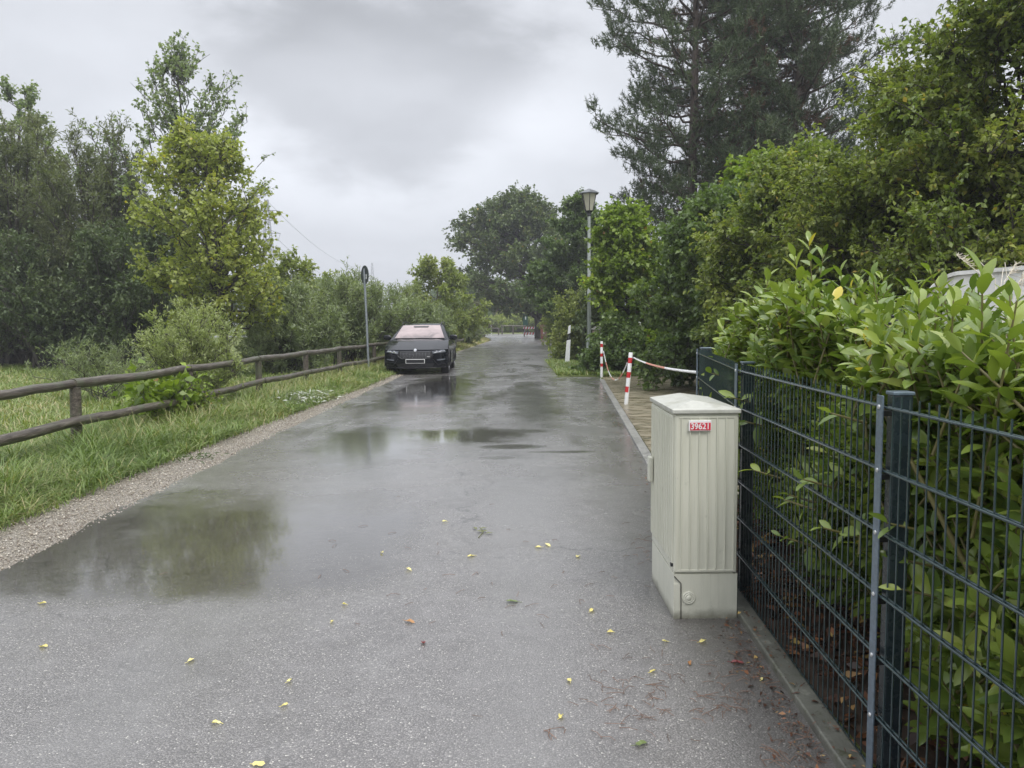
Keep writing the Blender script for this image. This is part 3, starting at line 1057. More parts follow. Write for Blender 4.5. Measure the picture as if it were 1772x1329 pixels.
plant('willow_tree', 'dark low willow in the shade below the feathery willow', 'tree', at(250, 27), zof(385, 27), env_scaled([(0, .8), (.3, 1), (.6, 1), (.8, .8), (1, .35)], 2.5),
      'willow_dark', crown0=0.05, limbs=60, subs=10, twigs=8, leaves=10, leaf=(0.15, 0.055), multi=1, trunk_r=0.1, seed=23, spread=1.0, up=0.5, sub_len=0.35, twig_len=0.45, group='trees on the left of the road')
plant('willow_tree', 'dark bushy willow in front of the broad grey-green one', 'tree', at(110, 27.5), zof(400, 27.5), env_scaled([(0, .6), (.3, 1), (.6, 1), (.8, .8), (1, .35)], 2.6),
      'willow_dark', crown0=0.10, limbs=60, subs=10, twigs=8, leaves=9, leaf=(0.15, 0.05), multi=1, trunk_r=0.12, seed=24, spread=0.9, up=0.5, sub_len=0.35, twig_len=0.45, group='trees on the left of the road')
plant('poplar_tree', 'airy poplar whose top stands above the broad willow', 'tree', at(42, 36), zof(135, 36), env_scaled([(0, .3), (.4, 1.0), (.7, .9), (.85, .6), (1, .15)], 2.3),
      'poplar', crown0=0.45, limbs=44, subs=7, twigs=5, leaves=6, leaf=(0.13, 0.12), trunk_r=0.16, seed=25, rise=1.6, up=0.7, hang=0.5, lumps=0.3, group='trees on the left of the road')
plant('poplar_tree', 'tall slender poplar rising behind the yellow-green linden', 'tree', at(325, 31), zof(95, 31), [(0, .5), (.35, 2.0), (.5, 3.1), (.66, 3.3), (.76, 2.2), (.86, 1.6), (.94, .9), (1, .2)],
      'poplar', crown0=0.3, limbs=84, subs=7, twigs=4, leaves=5, leaf=(0.12, 0.11), trunk_r=0.15, seed=26, rise=1.7, up=0.8, hang=0.5, lumps=0.35, sub_len=0.4, group='trees on the left of the road')
plant('linden_tree', 'yellow-green young linden with a dark trunk behind the wooden fence', 'tree', at(398, 21.5), zof(232, 21.5), [(0, .7), (.2, 1.3), (.34, 1.7), (.5, 1.8), (.68, 1.65), (.84, 1.3), (.94, .8), (1, .25)],
      'linden', crown0=0.2, limbs=72, subs=9, twigs=6, leaves=5, leaf=(0.11, 0.095), trunk_r=0.13, seed=127, rise=0.8, up=0.25, hang=0.5, lumps=0.12, lean=(-0.3, 0), sub_len=0.30, twig_len=0.38, off=(-0.25, 0), group='trees on the left of the road')
plant('shrub', 'pale yellow-green bush to the right of the linden', 'shrub', at(515, 29), zof(455, 29), env_scaled([(0, .8), (.3, 1), (.6, .95), (.85, .6), (1, .2)], 2.1),
      'bushgreen', crown0=0.05, limbs=46, subs=9, twigs=7, leaves=9, leaf=(0.13, 0.07), multi=1, trunk_r=0.05, seed=31, spread=0.8, up=0.5, group='shrubs behind the wooden fence')
plant('shrub', 'grey-green willow bush behind the fence rails', 'shrub', at(505, 23.5), zof(505, 23.5), env_scaled([(0, .8), (.3, 1), (.6, .95), (.85, .6), (1, .2)], 1.75),
      'silver', crown0=0.04, limbs=50, subs=10, twigs=8, leaves=9, leaf=(0.13, 0.03), multi=1, trunk_r=0.04, seed=32, spread=0.8, up=0.5, hang=0.0, group='shrubs behind the wooden fence')
plant('shrub', 'silvery willow bush directly behind the sign pole', 'shrub', at(612, 26), zof(488, 26), env_scaled([(0, .8), (.3, 1), (.6, .95), (.85, .6), (1, .25)], 1.7),
      'silver', crown0=0.04, limbs=46, subs=10, twigs=8, leaves=8, leaf=(0.14, 0.03), multi=1, trunk_r=0.04, seed=33, spread=0.7, up=0.8, hang=0.0, sub_len=0.4, group='shrubs behind the wooden fence')
plant('shrub', 'low silvery willow bush behind the parked car', 'shrub', at(705, 31), zof(505, 31), env_scaled([(0, .8), (.3, 1), (.6, .95), (.85, .6), (1, .25)], 1.9),
      'silver', crown0=0.04, limbs=46, subs=10, twigs=8, leaves=8, leaf=(0.15, 0.035), multi=1, trunk_r=0.04, seed=34, spread=0.8, up=0.6, hang=0.0, group='shrubs behind the wooden fence')
plant('fruit_tree', 'loose airy small tree above the black car', 'tree', at(758, 42), zof(455, 42), env_scaled([(0, .6), (.3, 1), (.6, .9), (.85, .6), (1, .2)], 2.4),
      'bushgreen', crown0=0.15, limbs=44, subs=9, twigs=7, leaves=8, leaf=(0.16, 0.09), trunk_r=0.08, seed=35, group='trees on the left of the road')
plant('shrub', 'pale silvery bush right of the car above the far fence', 'shrub', at(800, 48), zof(522, 48), env_scaled([(0, .8), (.3, 1), (.6, .95), (.85, .6), (1, .25)], 1.6),
      'silver', crown0=0.04, limbs=40, subs=8, twigs=7, leaves=8, leaf=(0.18, 0.04), multi=1, trunk_r=0.04, seed=36, spread=0.8, up=0.5, hang=0.0, group='shrubs behind the wooden fence')
plant('willow_shrub', 'light green young willow shrub growing at the wooden fence', 'shrub', at(335, 13.4), zof(540, 13.4), env_scaled([(0, .3), (.25, .7), (.55, 1), (.8, .8), (1, .3)], 0.82),
      'paleshrub', crown0=0.1, limbs=48, subs=7, twigs=6, leaves=9, leaf=(0.075, 0.017), multi=1, trunk_r=0.014, seed=37, spread=0.25, up=0.8, hang=-0.3, sub_len=0.45, twig_len=0.26, group='shrubs behind the wooden fence')
plant('willow_shrub', 'low spreading willow sprouts at the meadow edge', 'shrub', at(170, 15.5), 1.0, env_scaled([(0, .5), (.5, 1), (1, .6)], 1.3),
      'silver', crown0=0.2, limbs=24, subs=6, twigs=5, leaves=8, leaf=(0.08, 0.014), multi=1, trunk_r=0.01, seed=38, spread=0.4, up=0.6, hang=-0.2, group='shrubs behind the wooden fence')
plant('broadleaf_sapling', 'bright green large-leaved sapling poking through the fence rails', 'shrub', at(268, 11.0), 0.62, env_scaled([(0, .5), (.5, 1), (1, .6)], 0.42),
      'vine', crown0=0.35, limbs=14, subs=4, twigs=3, leaves=3, leaf=(0.15, 0.10), multi=1, trunk_r=0.01, seed=39, spread=0.1, up=0.3, hang=0.5, group='shrubs behind the wooden fence')
plant('climbing_weed', 'small-leaved climber tangled round the hidden fence post', 'plant', at(330, 11.55), 0.95, env_scaled([(0, .8), (.5, .7), (1, .5)], 0.33),
      'vine', crown0=0.05, limbs=16, subs=5, twigs=4, leaves=4, leaf=(0.05, 0.04), multi=1, trunk_r=0.006, seed=40, spread=0.2, up=0.3, group='shrubs behind the wooden fence')

# ---- right side trees
plant('hornbeam_tree', 'large olive-green hornbeam filling the top right corner', 'tree', at(1785, 10), zof(0, 10), env_scaled([(0, .9), (.3, 1), (.6, 1), (.8, .9), (.93, .7), (1, .35)], 2.15),
      'hornbeam', crown0=0.08, limbs=170, subs=11, twigs=8, leaves=12, leaf=(0.072, 0.047), trunk_r=0.14, seed=51, rise=0.6, up=0.1, hang=0.35, sub_len=0.26, twig_len=0.32, lumps=0.12, group='trees behind the laurel hedge')
plant('hornbeam_tree', 'olive-green hornbeam left of the corner one, with reddish upper leaves', 'tree', at(1560, 11.5), zof(180, 11.5), env_scaled([(0, .9), (.3, 1), (.6, .95), (.8, .7), (.93, .45), (1, .2)], 1.95),
      'hornbeam', crown0=0.06, limbs=130, subs=10, twigs=8, leaves=12, leaf=(0.072, 0.047), trunk_r=0.12, seed=52, rise=0.6, up=0.1, hang=0.35, sub_len=0.28, twig_len=0.32, lumps=0.22, group='trees behind the laurel hedge')
plant('hornbeam_tree', 'olive-green bushy hornbeam below the right-hand pine', 'tree', at(1375, 13.5), zof(290, 13.5), env_scaled([(0, .9), (.3, 1), (.6, .9), (.8, .6), (1, .2)], 1.75),
      'hornbeam', crown0=0.05, limbs=84, subs=10, twigs=8, leaves=9, leaf=(0.09, 0.06), trunk_r=0.1, seed=53, rise=0.6, up=0.1, hang=0.35, lumps=0.25, group='trees behind the laurel hedge')
plant('garden_tree', 'dark green leafy tree left of the hornbeams', 'tree', at(1240, 16.5), zof(352, 16.5), env_scaled([(0, .9), (.3, 1), (.6, .95), (.8, .7), (1, .2)], 1.55),
      'dkgreen', crown0=0.05, limbs=70, subs=10, twigs=7, leaves=9, leaf=(0.10, 0.08), trunk_r=0.09, seed=54, group='garden shrubs behind the driveway')
plant('garden_tree', 'bright green treetop showing between pine and hornbeam', 'tree', at(1290, 18.5), zof(285, 18.5), env_scaled([(0, .5), (.5, .9), (.8, .7), (1, .3)], 1.1),
      'vine', crown0=0.3, limbs=40, subs=9, twigs=6, leaves=8, leaf=(0.12, 0.09), trunk_r=0.08, seed=55, group='garden shrubs behind the driveway')
plant('climbing_vine', 'bright green vine-covered bush right of the street lamp', 'shrub', at(1085, 22.3), zof(368, 22.3), env_scaled([(0, .9), (.3, 1), (.6, .9), (.8, .7), (1, .3)], 1.0),
      'vine', crown0=0.18, limbs=60, subs=9, twigs=6, leaves=8, leaf=(0.12, 0.10), trunk_r=0.08, seed=56, lumps=0.4, hang=0.6, group='garden shrubs behind the driveway')
plant('climbing_vine', 'yellow-green vine shrub sprawling behind the red and white chain', 'shrub', at(1180, 21.5), zof(455, 21.5), env_scaled([(0, .9), (.3, 1), (.6, .95), (.8, .7), (1, .3)], 1.25),
      'vine', crown0=0.2, limbs=56, subs=9, twigs=6, leaves=8, leaf=(0.11, 0.09), multi=1, trunk_r=0.05, seed=57, spread=0.6, lumps=0.4, hang=0.5, group='garden shrubs behind the driveway')
plant('climbing_vine', 'yellow-green leafy vine shrub beside the end of the wire fence', 'shrub', at(1270, 17.5), zof(470, 17.5), env_scaled([(0, .9), (.3, 1), (.6, .95), (.8, .7), (1, .3)], 0.95),
      'vine', crown0=0.1, limbs=50, subs=9, twigs=6, leaves=8, leaf=(0.10, 0.08), multi=1, trunk_r=0.04, seed=58, spread=0.5, lumps=0.35, hang=0.5, group='garden shrubs behind the driveway')
low = []
for i, (px, d, top, rr, lab) in enumerate([
        (1063, 21.6, 560, .75, 'dark ivy shrub directly behind the farther bollard'),
        (1118, 21.4, 585, .95, 'dark low shrub behind the hanging chain, left one'),
        (1168, 21.2, 590, .95, 'dark low shrub behind the taut chain at the edge of the paving'),
        (1225, 21.0, 575, 1.0, 'dark shrub just left of the wire fence end, lower one')]):
    plant('low_shrub', lab, 'shrub', at(px, d), zof(top, d), env_scaled([(0, .95), (.4, 1), (.75, .85), (1, .4)], rr),
          'dkgreen', crown0=0.03, limbs=44, subs=8, twigs=6, leaves=8, leaf=(0.10, 0.075), multi=1, trunk_r=0.02, seed=60 + i, spread=0.6, up=0.2, hang=0.3, group='garden shrubs behind the driveway')
plant('ivy_hedge', 'bright green ivy hedge bulging over the roadside left of the lamp', 'hedge', at(1000, 28.5), zof(505, 28.5), env_scaled([(0, .8), (.3, .95), (.7, 1), (.9, .8), (1, .5)], 0.85),
      'bushgreen', crown0=0.03, limbs=60, subs=9, twigs=7, leaves=8, leaf=(0.08, 0.06), multi=1, trunk_r=0.03, seed=71, spread=0.5, up=-0.2, hang=0.8, group='hedge along the right of the road')
plant('ivy_hedge', 'dark leafy tangle between ivy hedge and stone pillar', 'hedge', at(1040, 27.5), zof(500, 27.5), env_scaled([(0, .8), (.3, .95), (.7, 1), (.9, .8), (1, .5)], 0.8),
      'willow_dark', crown0=0.03, limbs=50, subs=8, twigs=6, leaves=8, leaf=(0.10, 0.06), multi=1, trunk_r=0.03, seed=72, spread=0.5, up=-0.1, hang=0.6, group='hedge along the right of the road')
plant('ivy_hedge', 'yellowish hedge section farther along the right verge', 'hedge', at(977, 46), zof(520, 46), env_scaled([(0, .8), (.3, .95), (.7, 1), (.9, .8), (1, .5)], 1.2),
      'bushgreen', crown0=0.03, limbs=50, subs=8, twigs=6, leaves=8, leaf=(0.12, 0.08), multi=1, trunk_r=0.03, seed=73, spread=0.6, up=0, hang=0.6, group='hedge along the right of the road')
plant('garden_tree', 'medium green tree standing left of the street lamp', 'tree', at(1000, 42), zof(350, 42), env_scaled([(0, .6), (.2, .9), (.5, 1), (.75, .75), (.9, .5), (1, .15)], 2.5),
      'dkgreen', crown0=0.12, limbs=80, subs=10, twigs=7, leaves=9, leaf=(0.17, 0.12), trunk_r=0.12, seed=74, up=0.2, hang=0.5, group='trees along the right of the road')
plant('oak_tree', 'big dark spreading tree overhanging the far end of the road', 'tree', at(938, 66), zof(345, 66), [(0, 1.0), (.1, 2.6), (.2, 4.2), (.35, 6.2), (.5, 6.2), (.7, 5.0), (.85, 3.5), (.95, 2.0), (1, .8)],
      'oak', crown0=0.19, limbs=140, subs=11, twigs=8, leaves=7, leaf=(0.22, 0.16), trunk_r=0.45, seed=75, rise=0.5, up=0.15, hang=0.4, lumps=0.28, lean=(-2.3, 0), off=(-0.6, 0), twig_len=0.55, group='trees along the right of the road')


# ---- pines
def pine(label, loc, Ht, base_r, seed, crown0=0.16, rust=False):
    r = np.random.default_rng(seed)
    root = empty('pine_tree', loc, label, 'tree', 'pines behind the gardens')
    K = 12
    zt = np.linspace(0, 1, K)
    wig = np.cumsum(r.normal(0, 0.05, (K, 2)), axis=0)
    wig[0] = 0
    trunk = np.stack([wig[:, 0], wig[:, 1], zt * Ht], axis=1)
    v, f = tubes(trunk[None], (0.24 * (1 - zt * 0.9))[None], 8)
    V, Fq, n = [v], [f], len(v)
    nb = 120
    h = crown0 + (0.97 - crown0) * (np.arange(nb) + r.random(nb)) / nb
    az = np.arange(nb) * 2.4 + r.normal(0, 0.3, nb)
    Lb = base_r * np.interp(h, [crown0, crown0 + .12, .45, .7, .9, 1], [0.75, 1, 1, .95, .7, .2]) * (0.6 + 0.5 * r.random(nb))
    A = np.stack([np.interp(h, zt, trunk[:, 0]), np.interp(h, zt, trunk[:, 1]), h * Ht], axis=1)
    out = np.stack([np.cos(az), np.sin(az), np.zeros(nb)], axis=1)
    slope = np.interp(h, [0, .5, 1], [-0.12, 0.1, 0.6])[:, None]
    Cc = A + out * Lb[:, None] * 0.5 + np.array([0, 0, 1]) * Lb[:, None] * (slope - 0.08) * 0.5
    Bp = A + out * Lb[:, None] + np.array([0, 0, 1]) * Lb[:, None] * (slope + 0.18)
    LP = bez(A, Cc, Bp, 7)
    LP[:, 1:] += r.normal(0, 0.05, (nb, 6, 3))
    v, f = tubes(LP, np.tile(np.linspace(0.05, 0.012, 7), (nb, 1)) * (0.5 + Lb[:, None] / base_r * 0.6), 5)
    V.append(v); Fq.append(f + n); n += len(v)
    sb = 11
    u = 0.25 + 0.75 * r.random((nb, sb))
    u[:, 0] = 0.99
    fi = u * 6
    i0 = np.clip(fi.astype(int), 0, 5)
    fr = (fi - i0)[..., None]
    li = np.arange(nb)[:, None]
    SA = LP[li, i0] * (1 - fr) + LP[li, i0 + 1] * fr
    SD = norm(out[:, None] * 0.7 + r.normal(0, 0.5, (nb, sb, 3)) * np.array([1, 1, 0.35]) + np.array([0, 0, 0.2]))
    sl_ = Lb[:, None, None] * (0.12 + 0.28 * r.random((nb, sb, 1)))
    SB = SA + SD * sl_
    SA, SB = SA.reshape(-1, 3), SB.reshape(-1, 3)
    SC = (SA + SB) / 2
    SC[:, 2] -= 0.08 * sl_.reshape(-1)
    SP = bez(SA, SC, SB, 4)
    v, f = tubes(SP, np.tile(np.linspace(0.014, 0.006, 4), (len(SP), 1)), 3)
    V.append(v); Fq.append(f + n); n += len(v)
    # tufts: several per sub branch, denser towards the tips
    tf = 7
    ns = len(SP)
    u = r.random((ns, tf)) ** 0.7
    u[:, 0] = 1
    fi = u * 3
    i0 = np.clip(fi.astype(int), 0, 2)
    fr = (fi - i0)[..., None]
    li = np.arange(ns)[:, None]
    TA = (SP[li, i0] * (1 - fr) + SP[li, i0 + 1] * fr).reshape(-1, 3)
    TA += r.normal(0, 0.09, TA.shape)
    TD = norm(norm(SB - SA)[:, None] * 0.5 + r.normal(0, 0.35, (ns, tf, 3)) + np.array([0, 0, 0.75])).reshape(-1, 3)
    tl = 0.22 + 0.16 * r.random(len(TA))
    nn = 22
    s = r.random((len(TA), nn))
    P = TA[:, None] + TD[:, None] * (tl[:, None] * s)[..., None]
    ND = norm(TD[:, None] * 0.8 + r.normal(0, 0.62, (len(TA), nn, 3)))
    P, ND = P.reshape(-1, 3), ND.reshape(-1, 3)
    Sd = norm(np.cross(ND, r.normal(0, 1, ND.shape)))
    ln = (0.11 + 0.07 * r.random(len(P)))[:, None]
    wd = 0.0125
    vv = np.stack([P - Sd * wd, P + Sd * wd, P + ND * ln], axis=1).reshape(-1, 3)
    ff = np.arange(len(P) * 3).reshape(-1, 3)
    tint = np.repeat(r.random(len(TA)) * 0.5, nn) + r.random(len(P)) * 0.45
    mesh_np('trunk', np.concatenate(V), np.concatenate(Fq), M['bark_pine'], root, True)
    if rust:
        # browned branches: those on one side, low to mid height
        bi = np.repeat(np.arange(nb), sb * tf)
        fa = (h < 0.75) & (np.cos(az - R(255)) > 0.15)
        br_ = np.repeat(fa[bi], nn)
        mesh_np('crown', vv, ff[~br_], M['needle'], root, False, tint[~br_])
        mesh_np('browned_branches', vv, ff[br_], M['rustneedle'], root, False, tint[br_])
    else:
        mesh_np('crown', vv, ff, M['needle'], root, False, tint)
    return root


pine('tall dark pine with an open crown, just right of the street lamp', at(1192, 27), 17.5, 3.3, 81)
pine('tall pine with rusty brown inner branches, between the other pines', at(1290, 29), 17.5, 3.2, 82, rust=True)
pine('tall dark green pine rising above the hornbeams, rightmost of the pines', at(1375, 27), 16.0, 3.0, 83)

# ---- far vegetation
far = plant('far_tree', 'hazy green tree beyond the bend, under the dark overhanging tree', 'tree', at(850, 135), 7.5, env_scaled(ROUND, 4.0), 'dkgreen', crown0=0.1, limbs=50, subs=8, twigs=6, leaves=6, leaf=(0.45, 0.32), trunk_r=0.2, seed=91, twig_len=0.8, tw_geo=False, group='distant trees')
FT = [(805, 120, 1.0, 'hazy rounded tree above the far end of the wooden fence'), (895, 150, 0.9, 'hazy tree just right of the far gap in the greenery'), (770, 160, 1.15, 'hazy tree behind the small airy tree'),
      (720, 170, 1.1, 'hazy tree far behind the parked car'), (640, 180, 1.1, 'hazy tree far behind the round sign'), (560, 150, 1.2, 'hazy tree far behind the pale bush'),
      (940, 140, 1.2, 'hazy tree behind the trunk of the big dark tree'), (1000, 150, 1.4, 'hazy tree hidden mostly by the hedge'), (470, 120, 1.2, 'hazy tree glimpsed right of the linden'),
      (330, 90, 1.2, 'tree glimpsed through the gap below the poplar'), (200, 80, 1.1, 'tree glimpsed between the willow stems'), (60, 80, 1.2, 'tree glimpsed behind the leftmost willow stems'), (-80, 80, 1.2, 'tree just outside the left edge behind the willow')]
for i, (px, d, sc, lab) in enumerate(FT):
    if px < -20: continue
    copy_tree(far, at(px, d), i * 1.3, sc, lab)
plant('russet_tree', 'small russet purple tree in the haze beyond the bend', 'tree', at(882, 112), 5.6, env_scaled(ROUND, 2.4), 'russet', crown0=0.1, limbs=40, subs=8, twigs=6, leaves=5, leaf=(0.35, 0.22), trunk_r=0.1, seed=92, twig_len=0.6, tw_geo=False, group='distant trees')
plant('russet_tree', 'brownish shrub at the end of the far wooden fence', 'shrub', at(822, 72), 3.2, env_scaled(ROUND, 1.4), 'russet', crown0=0.05, limbs=30, subs=8, twigs=6, leaves=5, leaf=(0.2, 0.12), multi=1, trunk_r=0.04, seed=93, tw_geo=False, group='distant trees')
b0 = plant('far_bush', 'low green bush bank beyond the bend below the russet tree', 'bush', at(885, 104), 2.2, env_scaled([(0, 1), (.5, 1), (1, .4)], 2.6), 'bushgreen', crown0=0.05, limbs=36, subs=7, twigs=6, leaves=6, leaf=(0.3, 0.2), multi=1, trunk_r=0.03, seed=94, spread=1.5, tw_geo=False, group='distant trees')
copy_tree(b0, at(912, 104), 1.0, 1.0, 'low green bush beyond the bend beside the info board')
copy_tree(b0, at(856, 106), 2.0, 0.9, 'low green bush beyond the bend, left end of the bank')


# ------------------------------------------------------------------ grass
def blades(name, X, Y, Hh, Wd, mat, seed, lab=None, lay=0.6, Z=None, kind='stuff', tints=None):
    r = np.random.default_rng(seed)
    n = len(X)
    az = r.random(n) * 6.283
    D = np.stack([np.cos(az), np.sin(az), np.zeros(n)], 1)
    Sd = np.stack([-np.sin(az), np.cos(az), np.zeros(n)], 1)
    be = lay * (0.3 + r.random(n))
    P0 = np.stack([X, Y, Z if Z is not None else np.zeros(n)], 1)
    v = []
    for u, wf in ((0, 1.0), (0.4, 0.9), (0.75, 0.6), (1.0, 0.08)):
        p = P0 + D * (Hh * be * u ** 1.8)[:, None] + np.array([0, 0, 1]) * (Hh * (u - 0.35 * be * u ** 2.2))[:, None]
        v.append(p - Sd * (Wd * wf / 2)[:, None])
        v.append(p + Sd * (Wd * wf / 2)[:, None])
    V = np.stack(v, 1).reshape(-1, 3)
    b = np.arange(n)[:, None] * 8
    f = np.concatenate([b + np.array([[k, k + 1, k + 3, k + 2]]) for k in (0, 2, 4)], 0)
    t = tints if tints is not None else r.random(n) * 0.93
    o = mesh_np(name, V, f, M[mat], None, False, np.concatenate([t, t, t]))
    return tag(o, lab, 'grass' if lab else None, None, kind)


def pnoise(x, y, s=1.0):
    return (np.sin(x * 1.7 * s + 1.3) * np.cos(y * 1.3 * s + 0.7) + 0.6 * np.sin(x * 3.9 * s + y * 2.7 * s) + 0.4 * np.cos(y * 5.3 * s - x * 4.1 * s)) / 2


gey = np.array([p[1] for p in GE]); gex = np.array([p[0] for p in GE])
n = 140000
Y = np.exp(rng.uniform(math.log(3.6), math.log(70), n))
X = np.interp(Y, gey, gex) + 0.06 - np.abs(rng.random(n) ** 1.2) * (1.9 + 0 * Y) + 0.05 * rng.normal(0, 1, n)
keep = np.random.default_rng(2).random(n) < 0.75 + 0.4 * pnoise(X, Y)
X, Y = X[keep], Y[keep]
edge = np.clip((np.interp(Y, gey, gex) - X) / 0.5, 0.25, 1)
Hh = 1.25 * (0.12 + 0.17 * rng.random(len(X)) ** 1.5 + 0.11 * pnoise(X, Y, 1.9) + 0.05 * pnoise(X + 3, Y * 1.3, 5.0)) * (0.45 + 0.7 * edge)
Hh = np.maximum(Hh, 0.04)
tn = np.clip(0.38 + 0.3 * pnoise(X, Y, 0.8) + 0.012 * Y + rng.normal(0, 0.2, len(X)), 0, 0.95) + (rng.random(len(X)) < 0.06) * 0.5
tn = np.clip(tn, 0, 1)
blades('verge_grass', X, Y, Hh, 0.0036 + 0.0008 * Y, 'grass', 5, 'long wet green grass on the verge under the wooden fence', 1.35, tints=tn)
n = 90000
Y = np.exp(rng.uniform(math.log(5), math.log(34), n))
X = np.interp(Y, gey, gex) - 1.6 - rng.random(n) ** 1.3 * (14 + Y * 0.5)
Hh = 0.07 + 0.11 * rng.random(n) + 0.03 * pnoise(X, Y, 0.7)
tn = np.clip(0.62 + 0.3 * pnoise(X, Y, 0.35) + rng.normal(0, 0.17, n), 0, 1)
blades('meadow_grass', X, Y, np.maximum(Hh, 0.05), 0.004 + 0.0009 * Y, 'grass', 6, 'pale mown-looking meadow grass beyond the wooden fence', 1.3, tints=tn)
# tall seedy stalks near the fence
n = 9000
Y = rng.uniform(8.5, 34, n)
X = np.interp(Y, gey, gex) - 0.45 - rng.random(n) * 0.9
k = np.random.default_rng(9).random(n) < 0.45 + 0.6 * pnoise(X * 1.3, Y * 0.8)
X, Y = X[k], Y[k]
blades('tall_grass_stalks', X, Y, 0.20 + 0.40 * rng.random(len(X)) ** 1.3, 0.003 + 0.0004 * Y, 'drygrass', 7, 'dry straw-coloured stalks standing along the wooden fence', 1.0)
# far field & right verge
vx, vy = [], []
for (x0, x1, y0, y1, nn_) in ((1.25, 2.3, 20.9, 28.4, 7000), (2.1, 2.9, 37.5, 43, 2500), (2.4, 3.0, 20.3, 21.4, 1200), (2.3, 6.5, 20.45, 21.0, 3000)):
    vx.append(rng.uniform(x0, x1, nn_)); vy.append(rng.uniform(y0, y1, nn_))
X, Y = np.concatenate(vx), np.concatenate(vy)
blades('right_verge_grass', X, Y, 0.08 + 0.12 * rng.random(len(X)), 0.03 + 0 * Y, 'grass', 8, 'leafy green verge at the foot of the street lamp', 1.0, tints=np.clip(rng.normal(0.6, 0.2, len(X)), 0, 0.9))
vg = MB()
vg.add([(1.22, 20.6, 0.012), (2.32, 20.5, 0.012), (2.6, 30, 0.012), (1.6, 28.4, 0.012)], [(0, 1, 2, 3)])
vg.add([(1.98, 37, 0.012), (2.9, 37, 0.012), (3.0, 43.5, 0.012), (2.1, 43.5, 0.012)], [(0, 1, 2, 3)])
o = vg.build('right_verge', M['ground']); o['kind'] = 'structure'

# ---- gravel stones
n = 9000
r = np.random.default_rng(12)
Y = np.exp(r.uniform(math.log(3.6), math.log(22), n))
ley = np.array([p[1] for p in LE]); lex = np.array([p[0] for p in LE])
a_ = np.interp(Y, gey, gex); b_ = np.interp(Y, ley, lex)
X = a_ + (b_ - a_) * (r.random(n) * 1.08 - 0.02)
s = (0.004 + 0.006 * r.random(n) ** 2) * (1 + Y * 0.03)
oc = np.array([(1, 0, 0), (0, 1, 0), (-1, 0, 0), (0, -1, 0), (0, 0, 0.75), (0, 0, -0.6)])
V = oc[None] * s[:, None, None] * (0.7 + 0.6 * r.random((n, 6, 1)))
an = r.random(n) * 6.28
ca, sa = np.cos(an)[:, None], np.sin(an)[:, None]
V = np.stack([V[..., 0] * ca - V[..., 1] * sa, V[..., 0] * sa + V[..., 1] * ca, V[..., 2]], -1)
V += np.stack([X, Y, 0.008 + s * 0.35], 1)[:, None]
tri = np.array([(0, 1, 4), (1, 2, 4), (2, 3, 4), (3, 0, 4), (1, 0, 5), (2, 1, 5), (3, 2, 5), (0, 3, 5)])
f = (np.arange(n)[:, None, None] * 6 + tri[None]).reshape(-1, 3)
mst, t_, b__ = newmat('gravel_pieces')
at_ = N(t_, 'ShaderNodeAttribute'); at_.attribute_name = 'tint'
t_.links.new(ramp(t_, at_.outputs['Fac'], [(0, (0.17, 0.135, 0.105)), (0.5, (0.34, 0.30, 0.235)), (0.9, (0.5, 0.45, 0.37)), (1, (0.68, 0.64, 0.57))]), b__.inputs['Base Color'])
b__.inputs['Roughness'].default_value = 0.45
o = mesh_np('loose_gravel', V.reshape(-1, 3), f, mst, None, False, np.repeat(r.random(n), 8))
tag(o, 'loose wet pebbles on the strip between grass and asphalt', 'gravel', None, 'stuff')

# ------------------------------------------------------------------ laurel hedge


